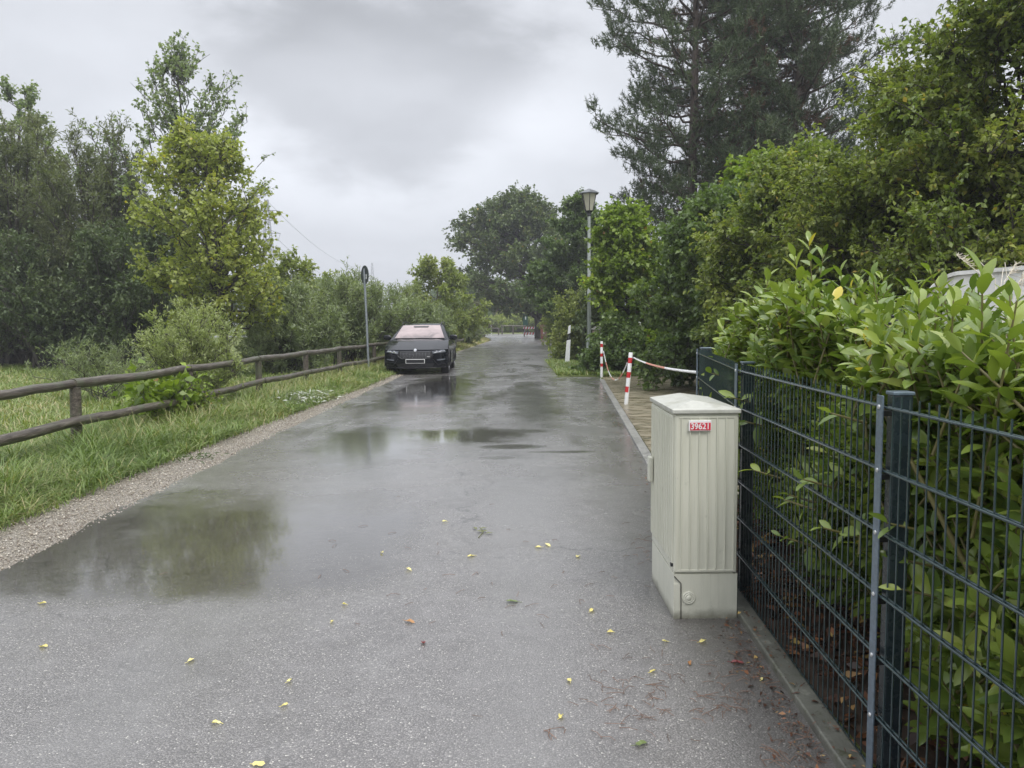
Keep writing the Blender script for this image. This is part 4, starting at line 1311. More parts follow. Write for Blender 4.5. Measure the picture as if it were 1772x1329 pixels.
def laurel():
    r = np.random.default_rng(31)
    root = empty('laurel_hedge', (1.7, 3.2, 0), 'glossy green cherry laurel hedge growing behind the wire mesh fence', 'hedge')
    o0 = np.array([1.7, 3.2, 0])
    # shoots: tip position and direction
    tips, dirs, nl, scl = [], [], [], []

    def fx(y): return np.interp(y, [0, 2.37, 4.13, 6.3], [1.15, 1.156, 1.222, 1.535])

    def top(y): return np.interp(y, [0.5, 1.6, 2.2, 2.6, 3.0, 3.5, 4.2, 4.8, 5.4, 6.0, 6.4], [1.36, 1.38, 1.45, 1.42, 1.48, 1.56, 1.70, 1.68, 1.50, 1.30, 1.15])
    nT = 400
    for i in range(nT):  # top surface
        y = r.uniform(0.7, 6.35)
        dep = r.random() * 0.95
        x = fx(y) + 0.28 + dep
        z = top(y) * (0.93 + 0.05 * r.random()) + 0.05 * math.sin(x * 9 + y * 5) - 0.13 * abs(dep - 0.35)
        if r.random() < 0.16: z += 0.06 + 0.10 * r.random()
        tips.append((x, y, z)); dirs.append((r.normal(0, .22) - 0.1, r.normal(0, .25), 1)); nl.append(15); scl.append(1.0)
    for (px, py, d) in ((1400, 418, 4.4), (1330, 480, 4.9), (1455, 470, 3.9), (1510, 478, 3.5), (1590, 505, 2.9), (1700, 478, 2.35), (1650, 520, 2.5), (1375, 445, 4.3), (1250, 565, 5.9), (1760, 520, 2.1), (1290, 540, 5.4), (1425, 440, 4.5)):
        tips.append(Dp(px, py, d)); dirs.append((r.normal(0, .12), r.normal(0, .12), 1)); nl.append(26); scl.append(1.12)
    nF = 3200
    for i in range(nF):  # face to the fence
        y = r.uniform(0.7, 6.3)
        zm = np.interp(y, [2.1, 2.7, 3.4, 6], [0.08, 0.18, 0.27, 0.22])
        z = zm + (top(y) - zm) * r.random() ** 0.85
        low_ = np.interp(z - zm, [0.0, 0.4], [0.2, 0.0])
        x = fx(y) + 0.075 + low_ + 0.26 * r.random() + 0.07 * (1 + math.sin(y * 4.1 + z * 5))
        tips.append((x, y, z)); dirs.append((-0.55 + r.normal(0, .35), r.normal(0, .45), 0.55 + 0.4 * r.random())); nl.append(13); scl.append(0.95)
    for i in range(520):  # inner fill
        y = r.uniform(0.7, 6.3)
        z = 0.55 + (top(y) - 0.6) * r.random()
        tips.append((fx(y) + 0.55 + 0.75 * r.random(), y, z)); dirs.append((r.normal(0, .5), r.normal(0, .5), 0.9)); nl.append(12); scl.append(1.0)
    for (px, py, d) in ((1535, 905, 2.33), (1545, 965, 2.36), (1560, 1020, 2.3)):  # sprigs poking through
        p = Dp(px, py, d)
        tips.append(p); dirs.append((-0.8, -0.1, 0.25)); nl.append(6); scl.append(0.95)
    for i in range(20):
        y = r.uniform(2.6, 6.0)
        tips.append((fx(y) - 0.03 - 0.05 * r.random(), y, r.uniform(0.55, 1.2))); dirs.append((-0.9, r.normal(0, .3), 0.35)); nl.append(5); scl.append(0.85)
    P, D, Nn, Ln, Wd, Tt, SV, SR = [], [], [], [], [], [], [], []
    for tip, d, k, sc in zip(tips, dirs, nl, scl):
        tip = np.array(tip)
        d = np.array(d, float)
        d /= np.linalg.norm(d)
        a = np.cross(d, [0.2, 0.9, 0.1]); a /= np.linalg.norm(a)
        b = np.cross(d, a)
        L_ = 0.024 * k * sc
        base_ = tip - d * L_ + np.array([0.03, 0, 0])
        st = np.array([base_ + (tip - base_) * q for q in (0, .33, .66, 1)])
        SV.append(st); SR.append(np.array([0.006, 0.005, 0.004, 0.0025]))
        ph = r.random() * 6.28
        hue = r.random() * 0.45
        for i in range(k):
            u = i / (k - 1)
            q = ph + i * 2.4
            outd = a * math.cos(q) + b * math.sin(q)
            op = np.interp(u, [0, 0.6, 1], [1.5, 1.15, 0.4]) + r.normal(0, 0.12)
            dd = outd * math.sin(op) + d * math.cos(op)
            # leaves turn towards the light
            nn_ = np.cross(np.cross(dd, d), dd) + np.array([0, 0, 0.5]) + r.normal(0, 0.12, 3)
            l = (0.058 + 0.050 * math.sin(min(1, (1 - u) * 1.4 + 0.35) * 1.6)) * (0.6 + 0.6 * r.random()) * sc
            P.append(base_ + (tip - base_) * u); D.append(dd); Nn.append(nn_); Ln.append(l); Wd.append(l * (0.33 + 0.08 * r.random()))
            t_ = 0.12 + hue + 0.25 * u + r.normal(0, 0.1)
            if r.random() < 0.007: t_ = 1.0
            else: t_ = min(max(t_, 0), 0.93)
            Tt.append(t_)
    P, D, Nn, Ln, Wd, Tt = map(np.array, (P, D, Nn, Ln, Wd, Tt))
    P = P - o0
    D = norm(D)
    Sd = norm(np.cross(D, Nn))
    Up = np.cross(Sd, D)
    rows = []
    curl = (0.10 + 0.22 * r.random(len(P)))[:, None]
    for u, wv in ((0, .08), (0.18, .62), (0.42, 1.0), (0.68, .92), (0.88, .5), (1.0, .03)):
        c = P + D * (Ln[:, None] * u) - Up * (Ln[:, None] * curl * u * u)
        e = Sd * (Wd[:, None] * wv / 2 * 1.12)
        lf = Up * (Wd[:, None] * wv * 0.20)
        rows += [c - e + lf, c, c + e + lf]
    V = np.stack(rows, 1).reshape(-1, 3)
    b = np.arange(len(P))[:, None] * 18
    fs = []
    for i in range(5):
        for j in range(2):
            fs.append(b + np.array([[i * 3 + j, i * 3 + j + 1, i * 3 + j + 4, i * 3 + j + 3]]))
    f = np.concatenate(fs, 0)
    mesh_np('foliage', V, f, M['laurel'], root, True, np.tile(Tt, 10))
    v, f = tubes(np.array(SV) - o0, np.array(SR), 5)
    # woody stems from the soil
    n_ = 90
    y = r.uniform(0.8, 6.2, n_)
    x = np.interp(y, [0, 2.37, 4.13, 6.3], [1.15, 1.156, 1.222, 1.535]) + 0.5 + 0.5 * r.random(n_)
    A = np.stack([x, y, np.zeros(n_)], 1)
    B = A + np.stack([r.normal(-0.05, .22, n_), r.normal(0, .22, n_), 1.15 + 0.35 * r.random(n_)], 1)
    B[:, 2] = np.minimum(B[:, 2], [top(q) - 0.2 for q in y])
    Cc = (A + B) / 2 + r.normal(0, 0.06, (n_, 3))
    v2, f2 = tubes(bez(A, Cc, B, 6) - o0, np.tile(np.linspace(0.014, 0.006, 6), (n_, 1)), 6)
    mesh_np('stems', np.concatenate([v, v2]), np.concatenate([f, f2 + len(v)]), plain('laurel_stem', (0.16, 0.14, 0.05), 0.5), root, True)
    # berries
    for (px, py, d) in ((1545, 548, 3.1), (1552, 556, 3.1), (1540, 560, 3.12), (1560, 580, 3.05), (1500, 597, 3.2)):
        p = Dp(px, py, d)
        br = MB()
        br.lathe([(0.001, -0.007), (0.006, -0.004), (0.007, 0), (0.006, 0.004), (0.001, 0.007)], 8, M=Matrix.Translation(Vector(p) - Vector(o0)))
        br.build('berry', M['black'], root, True)


laurel()

# leaf litter under the hedge and along the edging
n = 5200
r = np.random.default_rng(44)
Y = r.uniform(0.9, 6.2, n)
fx = np.interp(Y, [0, 2.37, 4.13, 6.3], [1.15, 1.156, 1.222, 1.535])
X = fx + 0.03 + r.random(n) ** 0.9 * 1.5
P = np.stack([X, Y, 0.012 + 0.05 * r.random(n)], 1)
D = norm(np.stack([r.normal(0, 1, n), r.normal(0, 1, n), r.normal(0, .25, n)], 1))
v, f = leaf_mesh(P, D, norm(r.normal(0, .45, (n, 3)) + np.array([0, 0, 1])), 0.04 + 0.06 * r.random(n), 0.02 + 0.02 * r.random(n))
o = mesh_np('leaf_litter', v, f, M['litter'], None, False, np.clip(r.random(n) ** 1.5, 0, 1))
tag(o, 'brown fallen laurel leaves lying on the soil behind the wire fence', 'leaf litter', None, 'stuff')

# fallen leaves on the road


def fallen(px, py, size, mat, lab, kind_i):
    x, y, _ = G(px, py, 0.012)
    rr = random.Random(px * 7 + py)
    n_ = 10
    pts = []
    for k in range(n_):
        a = 2 * math.pi * k / n_
        rad_ = size * (0.5 + 0.14 * math.cos(a * 2) + 0.08 * rr.random())
        pts.append((rad_ * math.cos(a), rad_ * 0.72 * math.sin(a), 0.006 * abs(math.sin(a)) + 0.008 * rr.random()))
    m = MB()
    c = (0, 0, 0.003)
    m.add([c] + pts, [(0, 1 + k, 1 + (k + 1) % n_) for k in range(n_)])
    m.tube([(-size * 0.5, 0, 0.003), (-size * 0.8, size * 0.08, 0.004), (-size * 1.05, size * 0.2, 0.003)], 0.0012, 4)
    o = m.build('fallen_leaf', mat, None)
    a = o.data.attributes.new('tint', 'FLOAT', 'FACE')
    a.data.foreach_set('value', np.full(len(o.data.polygons), rr.random(), dtype=np.float32))
    o.location = (x, y, 0.013)
    o.rotation_euler = (rr.uniform(-.15, .15), rr.uniform(-.15, .15), rr.random() * 6.28)
    tag(o, lab, 'leaf', 'fallen leaves on the road')


for i, (px, py) in enumerate([(769, 903), (661, 957), (706, 986), (815, 963), (932, 948), (948, 944), (1000, 964), (595, 1047), (575, 1077), (331, 1144), (501, 1180), (493, 1222), (374, 1252), (76, 1120), (74, 1045),
                              (1024, 1057), (1056, 1095), (1150, 1111), (1216, 1111), (1130, 1163), (985, 1179), (971, 1241), (1318, 1177), (1376, 1174), (448, 1325)]):
    fallen(px, py, (0.034 if py < 1000 else 0.026) * (0.75 + 0.6 * ((px * 13 + py) % 10) / 10), M['fallen'], 'small pale yellow fallen leaf lying on the wet asphalt', i)
fallen(709, 1077, 0.04, M['fallenbrown'], 'curled orange-brown leaf, the left of the two darker leaves mid-road', 0)
fallen(733, 1114, 0.03, M['fallenred'], 'small dark red leaf on the asphalt in the middle of the road', 0)
fallen(886, 1042, 0.05, M['fallengreen'], 'small dark green leaf on the asphalt left of the grey cabinet', 0)
fallen(1276, 1148, 0.04, M['fallenred'], 'reddish leaf by the concrete edging in front of the grey cabinet', 0)
fallen(1193, 1149, 0.025, M['fallenbrown'], 'tiny brown leaf just in front of the grey cabinet', 0)
fallen(1110, 1289, 0.04, M['fallengreen'], 'bright green leaf near the bottom edge of the road', 0)
# leafy twig in the middle of the road
tw = MB()
c = G(828, 930, 0.014)
tw.tube([(0, 0, 0), (0.03, 0.12, 0.006), (0.0, 0.22, 0.01)], 0.003, 5)
for k, (dx_, dy_, a_) in enumerate([(0.0, 0.2, 0.6), (0.03, 0.12, 2.6), (0.01, 0.16, -0.5), (0.04, 0.08, 0.2), (-0.02, 0.19, 2.0)]):
    ca, sa = math.cos(a_), math.sin(a_)
    q = [(0, 0, 0), (0.03, 0.014, 0.006), (0.065, 0, 0.002), (0.03, -0.014, 0.006)]
    tw.add([(dx_ + x * ca - y * sa, dy_ + x * sa + y * ca, 0.004 + z) for x, y, z in q], [(0, 1, 2, 3)])
o = tw.build('fallen_twig', plain('twig_green', (0.13, 0.14, 0.05), 0.5), None)
o.location = c
tag(o, 'broken leafy twig lying in the middle of the road', 'twig')

r = np.random.default_rng(55)
n = 900
Y = np.concatenate([r.uniform(1.6, 3.75, 700), r.uniform(6.5, 16, 200)])
X = np.where(Y < 5, np.interp(Y, [0, 2.37, 4.13], [1.045, 1.05, 1.115]) - np.abs(r.normal(0, .07, n)), kA[0] + (Y - kA[1]) * ux / uy - 0.09 - np.abs(r.normal(0, .07, n)))
onk = (Y < 4) & (r.random(n) < 0.22)
X = np.where(onk, np.interp(Y, [0, 2.37, 4.13], [1.15, 1.156, 1.222]) - 0.085 * r.random(n), X)
P = np.stack([X, Y, 0.013 + 0.008 * r.random(n) + np.where(onk, 0.036, 0)], 1)
D = norm(np.stack([r.normal(0, 1, n), r.normal(0, 1, n), r.normal(0, .12, n)], 1))
v, f = leaf_mesh(P, D, norm(r.normal(0, .3, (n, 3)) + np.array([0, 0, 1])), 0.006 + 0.034 * r.random(n) ** 3, 0.004 + 0.018 * r.random(n) ** 3)
o = mesh_np('leaf_debris', v, f, M['litter'], None, False, r.random(n) ** 1.4)
tag(o, 'brown crumbs of leaves gathered along the concrete edging', 'leaf litter', None, 'stuff')

# pine needles and small debris
n = 420
r = np.random.default_rng(77)
nd = MB()
cl = [(1130, 1200, 140, 70, 60), (1290, 1150, 60, 40, 40), (1250, 1225, 60, 30, 30), (1380, 1300, 70, 40, 40), (1000, 1240, 150, 60, 16), (1110, 960, 40, 90, 20), (1120, 820, 25, 60, 30), (880, 1000, 200, 100, 26), (600, 1000, 300, 150, 14)]
for (px, py, sx_, sy_, k) in cl:
    for i in range(k):
        a = G(px + r.normal(0, sx_ * 0.5), min(1500, py + r.normal(0, sy_ * 0.5)), 0.0)
        if a[0] > 1.1: continue
        an = r.random() * 6.28
        l = 0.03 + 0.05 * r.random()
        c2 = (a[0] + math.cos(an) * l * .5 + r.normal(0, .008), a[1] + math.sin(an) * l * .5 + r.normal(0, .008), 0.018)
        nd.tube([(a[0], a[1], 0.013), c2, (a[0] + math.cos(an) * l, a[1] + math.sin(an) * l, 0.013)], 0.0011, 3, False)
o = nd.build('pine_needles', plain('dry_needles', (0.16, 0.085, 0.05), 0.6, 0, 0.6, 3))
tag(o, 'brown pine needles scattered over the asphalt near the grey cabinet', 'pine needles', None, 'stuff')

# ------------------------------------------------------------------ wire mesh fence
wf = empty('wire_mesh_fence', (1.156, 2.37, 0), 'dark anthracite double-wire mesh fence in front of the laurel hedge', 'fence')
o0 = Vector((1.156, 2.37, 0))
ZR = [0.035 + 0.1985 * k for k in range(7)]
for i, (a, b) in enumerate(zip(FP[:-1], FP[1:])):
    A, B = Vector((*a, 0)), Vector((*b, 0))
    d = (B - A).normalized()
    nrm = Vector((-d.y, d.x, 0))  # towards the road (-x)
    Ln = (B - A).length
    Pv, Rv = [], []
    nv = int(round(Ln / 0.05))
    s0 = 0.012
    for k in range(1, nv):
        p = A + d * (Ln * k / nv) - o0
        Pv.append([(p.x, p.y, 0.03), (p.x, p.y, 1.265)])
        Rv.append([0.0028, 0.0028])
    v1, f1 = tubes(np.array(Pv), np.array(Rv), 6)
    Ph, Rh = [], []
    for z in ZR:
        for sgn in (-1, 1):
            q = nrm * 0.0065 * sgn
            Ph.append([tuple(A + d * s0 + q - o0 + Vector((0, 0, z))), tuple(B - d * s0 + q - o0 + Vector((0, 0, z)))])
            Rh.append([0.0042, 0.0042])
    v2, f2 = tubes(np.array(Ph), np.array(Rh), 7)
    mesh_np('mesh_panel', np.concatenate([v1, v2]), np.concatenate([f1, f2 + len(v1)]), M['antwire'], wf, True)
for i, p in enumerate(FP):
    if i == 0: continue
    P0 = Vector((*p, 0)) - o0
    m = MB()
    sx0, sx1 = 0.016, 0.076
    hw = 0.022
    if i == 4: sx1, hw = 0.10, 0.035
    m.box((P0.x + sx0, P0.y - hw, 0.0), (P0.x + sx1, P0.y + hw, 1.262))
    po = m.build('post', M['antsteel'], wf, bevel=0.004)
    cp = MB()
    cp.box((P0.x + sx0 - 0.004, P0.y - hw - .004, 1.2625), (P0.x + sx1 + .004, P0.y + hw + .004, 1.274))
    cp.build('post_cap', M['strip'], po, bevel=0.003)
    st = MB()
    st.box((P0.x - 0.018, P0.y - 0.020, 0.02), (P0.x - 0.0125, P0.y + 0.020, 1.262))
    so_ = st.build('clamp_bar', M['strip'], wf, bevel=0.0015)
    for z in ZR:
        bt = MB()
        bt.lathe([(0.0075, 0), (0.0068, 0.003), (0.003, 0.0048)], 10, M=Matrix.Translation((P0.x - 0.0185, P0.y, z + 0.0)) @ Matrix.Rotation(-math.pi / 2, 4, 'Y'))
        bt.build('bolt', M['bolt'], so_, True)
        bl = MB()
        bl.box((P0.x - 0.0124, P0.y - 0.014, z - 0.028), (P0.x + 0.0158, P0.y + 0.014, z - 0.012))
        bl.build('spacer', M['black'], so_)

# ------------------------------------------------------------------ utility cabinet
cx0, cx1, cy0, cy1 = 0.795, 1.108, 3.735, 4.33
cb = empty('utility_cabinet', (0.97, 4.08, 0), 'pale grey-green ribbed utility cabinet with red number plate 39621', 'cabinet')
O = Vector((0.97, 4.08, 0))
X0, X1, Y0, Y1 = cx0 - O.x, cx1 - O.x, cy0 - O.y, cy1 - O.y


def taper_box(m, x0, x1, y0, y1, z0, z1, ix=0.0, iy=0.0):
    v = [(x0, y0, z0), (x1, y0, z0), (x1, y1, z0), (x0, y1, z0), (x0 - ix, y0 - iy * 0, z1), (x1 + ix * 0 - 0.0, y0, z1), (x1, y1, z1), (x0 - ix, y1, z1)]
    return m.add(v, [(3, 2, 1, 0), (4, 5, 6, 7), (0, 1, 5, 4), (1, 2, 6, 5), (2, 3, 7, 6), (3, 0, 4, 7)])


m = MB()
m.box((X0 + 0.002, Y0 + 0.004, -0.02), (X1 + 0.006, Y1, 0.238))
m.box((X0 + 0.002, Y0 + 0.0005, -0.02), (X0 + 0.034, Y0 + 0.0038, 0.19))
base_o = m.build('base', M['cab'], cb, bevel=0.006)
m = MB()  # broken cover seam on the base: thin dark crack and a seam near the right edge
m.tube([(X0 + 0.004, Y0 + 0.001, 0.228), (X0 + 0.018, Y0, 0.212), (X0 + 0.034, Y0 - 0.0005, 0.196), (X0 + 0.038, Y0, 0.19), (X0 + 0.0385, Y0 + 0.0015, 0.16), (X0 + 0.040, Y0 + 0.0025, 0.0)], 0.0022, 5)
m.build('crack', M['black'], base_o)
m = MB()
Ml = Matrix.Translation((X0 + 0.078, Y0 + 0.0035, 0.118)) @ Matrix.Rotation(math.pi / 2, 4, 'X')
m.lathe([(0.033, 0.0), (0.033, 0.004), (0.028, 0.0065), (0.024, 0.0045), (0.02, 0.0075), (0.014, 0.0055), (0.010, 0.009), (0.003, 0.010)], 28, M=Ml)
m.build('lock_cap', M['cab'], base_o, True)
bz0, bz1 = 0.246, 1.042
m = MB()
m.box((X0, Y0, bz0), (X1, Y1, bz1))
m.box((X0 + 0.012, Y0 + 0.012, 0.232), (X1 - 0.012, Y1 - 0.012, 0.2458))
body = m.build('body', M['cab'], cb, bevel=0.005)
# front face: raised frame and ribs
m = MB()
fw = 0.020
m.box((X0 + 0.006, Y0 - 0.0035, bz0 + 0.006), (X0 + fw, Y0 + 0.001, bz1 - 0.012))
m.box((X1 - fw + 0.006, Y0 - 0.0035, bz0 + 0.006), (X1 - 0.006, Y0 + 0.001, bz1 - 0.012))
m.box((X0 + fw + .0005, Y0 - 0.0035, bz0 + 0.006), (X1 - fw + 0.0055, Y0 + 0.001, bz0 + 0.016))
m.box((X0 + fw + .0005, Y0 - 0.0035, bz1 - 0.022), (X1 - fw + 0.0055, Y0 + 0.001, bz1 - 0.012))
nr = 7
for k in range(nr):
    x = X0 + fw + 0.014 + (X1 - X0 - 2 * fw - 0.012) * k / (nr - 1)
    m.box((x - 0.0024, Y0 - 0.0075, bz0 + 0.0165), (x + 0.0022, Y0 + 0.001, bz1 - 0.0225))
m.build('front_ribs', M['cab'], body, bevel=0.0008, seg=1)
# road side: door leaf with ribs
m = MB()
dx0 = X0 - 0.008
m.box((dx0, Y0 + 0.012, bz0 + 0.045), (X0 + 0.001, Y1 - 0.008, bz1 - 0.01))
door = m.build('door', M['cab'], cb, bevel=0.003)
m = MB()
for k in range(13):
    y = Y0 + 0.03 + (Y1 - Y0 - 0.06) * k / 12
    m.box((dx0 - 0.004, y - 0.003, bz0 + 0.055), (dx0 + 0.001, y + 0.003, bz1 - 0.022))
m.build('door_ribs', M['cab'], door, bevel=0.001, seg=1)
m = MB()
m.box((dx0 - 0.028, Y1 - 0.10, 0.60), (dx0 - 0.0042, Y1 - 0.045, 0.74))
m.build('door_handle', M['cab'], door, bevel=0.006)
m = MB()
m.box((dx0 - 0.003, Y0 + 0.013, bz0 + 0.028), (X0 + 0.001, Y0 + 0.035, bz0 + 0.043))
m.build('hinge', M['blackiron'], door)
# roof: hipped shallow
m = MB()
ov = 0.014
zc, zr = 1.043, 1.064
rx = (X0 + X1) / 2
v = [(X0 - ov, Y0 - ov, zc), (X1 + ov * .6, Y0 - ov, zc), (X1 + ov * .6, Y1 + ov, zc), (X0 - ov, Y1 + ov, zc),
     (X0 - ov, Y0 - ov, zr), (X1 + ov * .6, Y0 - ov, zr), (X1 + ov * .6, Y1 + ov, zr), (X0 - ov, Y1 + ov, zr),
     (X0 + 0.12, Y0 + 0.14, zr + 0.03), (X0 + 0.14, Y1 - 0.06, zr + 0.03)]
m.add(v, [(3, 2, 1, 0), (0, 1, 5, 4), (1, 2, 6, 5), (2, 3, 7, 6), (3, 0, 4, 7), (4, 5, 8), (5, 6, 9, 8), (6, 7, 9), (7, 4, 8, 9)])
m.build('roof', M['cabroof'], cb, bevel=0.004)


def text_mesh(s_, size, mat, parent, Mx, ext=0.0006):
    cu = bpy.data.curves.new('digits', 'FONT')
    cu.body = s_
    cu.size = size
    cu.extrude = ext
    cu.offset = size * 0.018
    cu.align_x = 'CENTER'
    cu.align_y = 'CENTER'
    to = bpy.data.objects.new('digits_tmp', cu)
    C.objects.link(to)
    bpy.context.view_layer.update()
    dg = bpy.context.evaluated_depsgraph_get()
    me = bpy.data.meshes.new_from_object(to.evaluated_get(dg))
    bpy.data.objects.remove(to)
    me.name = 'digits'
    me.transform(Mx)
    me.materials.clear()
    me.materials.append(mat)
    o = bpy.data.objects.new('digits', me)
    C.objects.link(o)
    o.parent = parent
    return o


px0, px1 = X0 + 0.066, X0 + 0.176
pz0, pz1 = 0.958, 1.010
m = MB()
m.box((px0, Y0 - 0.014, pz0), (px1, Y0 - 0.0058, pz1))
m.box((px0 + 0.004, Y0 - 0.0058, pz0 + 0.004), (px1 - 0.004, Y0 + 0.001, pz1 - 0.004))
plate = m.build('number_plate', M['whitepaint'], cb, bevel=0.0015)
m = MB()
m.box((px0 + 0.0055, Y0 - 0.0152, pz0 + 0.004), (px1 - 0.004, Y0 - 0.0141, pz1 - 0.011))
m.build('red_panel', plain('plate_red', (0.62, 0.03, 0.06), 0.4), plate)
Mt = Matrix.Translation(((px0 + px1) / 2, Y0 - 0.0162, (pz0 + pz1) / 2 - 0.0035)) @ Matrix.Rotation(math.pi / 2, 4, 'X') @ Matrix.Diagonal((0.93, 1.02, 1, 1))
text_mesh('39621', 0.041, M['whitepaint'], plate, Mt)

# ------------------------------------------------------------------ wooden rail fence


def rail_fence(label, pts, zt, zb, rr, pr, nm='wooden_fence', mat='wood'):
    o0 = Vector((pts[1][0], pts[1][1], 0))
    f = empty(nm, o0, label, 'fence')
    rd = random.Random(len(pts))
    for i, (x, y) in enumerate(pts):
        P = Vector((x, y, 0)) - o0
        m = MB()
        lean = rd.uniform(-.02, .02)
        m.tube([(P.x - 0.0, P.y, -0.05), (P.x + lean * .5, P.y, 0.4), (P.x + lean, P.y, zt - rr * 0.9)], [pr * 1.04, pr, pr * 0.97], 14)
        m.build('post', M[mat], f, True)
    for i in range(len(pts) - 1):
        for z, sgn in ((zt, 0), (zb, 1)):
            a = Vector((pts[i][0], pts[i][1], z)) - o0
            b = Vector((pts[i + 1][0], pts[i + 1][1], z)) - o0
            off_ = Vector((pr + rr * 0.55, 0, 0)) * (0.0 if z == zt else 1)
            a, b = a + off_, b + off_
            d = (b - a).normalized()
            a = a - d * (0.02 if i else 0.1)
            K = 9
            ps = [a + (b - a) * k / (K - 1) + Vector((rd.uniform(-.008, .008), 0, rd.uniform(-.008, .008) - 0.02 * math.sin(math.pi * k / (K - 1)))) for k in range(K)]
            ra = rr * rd.uniform(0.97, 1.1)
            m = MB()
            m.tube(ps, [ra * (1.03 - 0.06 * k / (K - 1)) for k in range(K)], 14)
            m.build('rail', M[mat], f, True)
    return f


WF = [((-420 - 886) / F * 3.2, 3.2), ((-120 - 886) / F * 6.0, 6.0)]
WF = [(-5.15, 3.0), (-5.1, 5.95)] + [((px - W / 2) / F * d, d) for px, d in ((125, 8.9), (326, 11.7), (447, 14.8), (529, 17.4), (588, 20.2), (648, 23.4), (683, 26.8), (712, 30.4), (733, 34))]
rail_fence('long weathered round-timber rail fence along the left verge', WF, 0.83, 0.40, 0.053, 0.062)
WF2 = [((px - W / 2) / F * d, d) for px, d in ((770, 38), (788, 43), (803, 48), (815, 53), (826, 58.5), (836, 64))]
f2 = rail_fence('far end of the timber fence, right of the parked car', WF2, 0.95, 0.45, 0.06, 0.09, mat='wood')
o0 = Vector((WF2[1][0], WF2[1][1], 0))
for i in range(3, 5):
    a, b = Vector((*WF2[i - 1], 0)) - o0, Vector((*WF2[i], 0)) - o0
    for k in range(3):
        p = a + (b - a) * (0.2 + 0.3 * k)
        m = MB(); m.box((p.x - .07, p.y - .02, 0.2), (p.x + .07, p.y + .02, 0.86)); m.build('board', plain('pale_board', (0.33, 0.29, 0.19), 0.6), f2)

# ------------------------------------------------------------------ traffic sign (seen from behind)
sgx, sgy = at(638, 22.3)[:2]
sg = empty('traffic_sign', (sgx, sgy, 0), 'round traffic sign seen from behind on a grey steel pole', 'sign')
m = MB()
m.tube([(0, 0, -0.05), (-0.03, 0, 1.5), (-0.068, 0, 3.02)], 0.034, 14)
m.build('pole', M['galv'], sg, True)
RZ = Matrix.Translation((-0.06, 0.05, 2.87)) @ Matrix.Rotation(R(-56), 4, 'Z') @ Matrix.Rotation(math.pi / 2, 4, 'X')
m = MB()
m.lathe([(0.262, -0.012), (0.268, -0.006), (0.268, 0.006), (0.25, 0.006), (0.25, 0.0)], 40, M=RZ)
disc = m.build('sign_disc', M['signback'], sg, True)
m = MB()
m.box((-0.012, -0.23, 0.0065), (0.012, 0.20, 0.03), M=RZ)
m.box((-0.045, -0.02, 0.0305), (0.045, 0.03, 0.045), M=RZ)
m.build('bracket', M['galv'], sg)
m = MB()
m.box((0.07, -0.12, 0.0062), (0.16, 0.01, 0.009), M=RZ)
stk = m.build('sticker', M['white'], disc)
m = MB()
m.box((0.09, -0.07, 0.0092), (0.115, -0.03, 0.0102), M=RZ)
m.build('sticker_mark', M['black'], disc)

# ------------------------------------------------------------------ street lamp
lx, ly = at(1020, 24.2)[:2]
LZ = zof(327, 24.2, 1018)
lp = empty('street_lamp', (lx, ly, 0), 'old-fashioned lantern street lamp on a tall grey pole', 'street lamp')
m = MB()
m.lathe([(0.085, -0.03), (0.085, 1.02), (0.062, 1.05)], 20)
m.build('pole_sleeve', M['polegrey'], lp, True)
m = MB()
m.lathe([(0.058, 1.0), (0.058, 2.3), (0.062, 2.31), (0.062, 2.36), (0.054, 2.37), (0.046, LZ - 0.80)], 20)
m.build('pole', M['polegrey'], lp, True)
m = MB()
m.box((-0.035, -0.0875, 0.52), (0.035, -0.0845, 0.9))
m.build('access_door', M['polegrey'], lp)
zb_ = LZ - 0.80
m = MB()
m.lathe([(0.05, zb_ - 0.04), (0.07, zb_), (0.055, zb_ + 0.05), (0.12, zb_ + 0.11), (0.135, zb_ + 0.135)], 6)
lant = m.build('lantern_base', M['blackiron'], lp)
m = MB()
zl0, zl1 = zb_ + 0.136, zb_ + 0.64
m.lathe([(0.118, zl0), (0.232, zl1)], 6)
m.build('lantern_glass', M['opal'], lp)
m = MB()
for k in range(6):
    a = 2 * math.pi * k / 6 + math.pi / 6
    m.tube([(0.126 * math.cos(a), 0.126 * math.sin(a), zl0), (0.242 * math.cos(a), 0.242 * math.sin(a), zl1)], 0.012, 6)
m.build('lantern_frame', M['blackiron'], lp)
m = MB()
m.lathe([(0.25, zl1 + 0.0005), (0.33, zl1 + 0.01), (0.33, zl1 + 0.028), (0.19, zl1 + 0.10), (0.06, zl1 + 0.150), (0.03, zl1 + 0.165)], 6)
m.build('lantern_roof', plain('lantern_roof_metal', (0.13, 0.14, 0.15), 0.35, 0.3), lp)

# ------------------------------------------------------------------ bollards and chains


def bollard(loc, h, r_, lean, bands, label):
    b = empty('bollard', loc, label, 'bollard', 'red and white bollards at the driveway')

    def pt(z): return (lean * z / h, 0, z)
    m = MB()
    m.tube([(0, 0, -0.05), pt(h - 0.012), pt(h)], [r_, r_, r_ * 0.85], 20)
    m.build('post', M['whitepaint'], b, True)
    for (z0, z1) in bands:
        m = MB()
        m.tube([pt(z0), pt(z1)], r_ + 0.0015, 20)
        m.build('red_band', M['red'], b, True)
    m = MB()
    m.tube([(r_ * 0.9 + lean * .95, 0, h - 0.09), (r_ + 0.025 + lean * .95, 0, h - 0.085), (r_ + 0.025 + lean * .95, 0, h - 0.11), (r_ * 0.9 + lean * .95, 0, h - 0.105)], 0.004, 6)
    m.build('chain_eye', M['galv'], b)
    return b


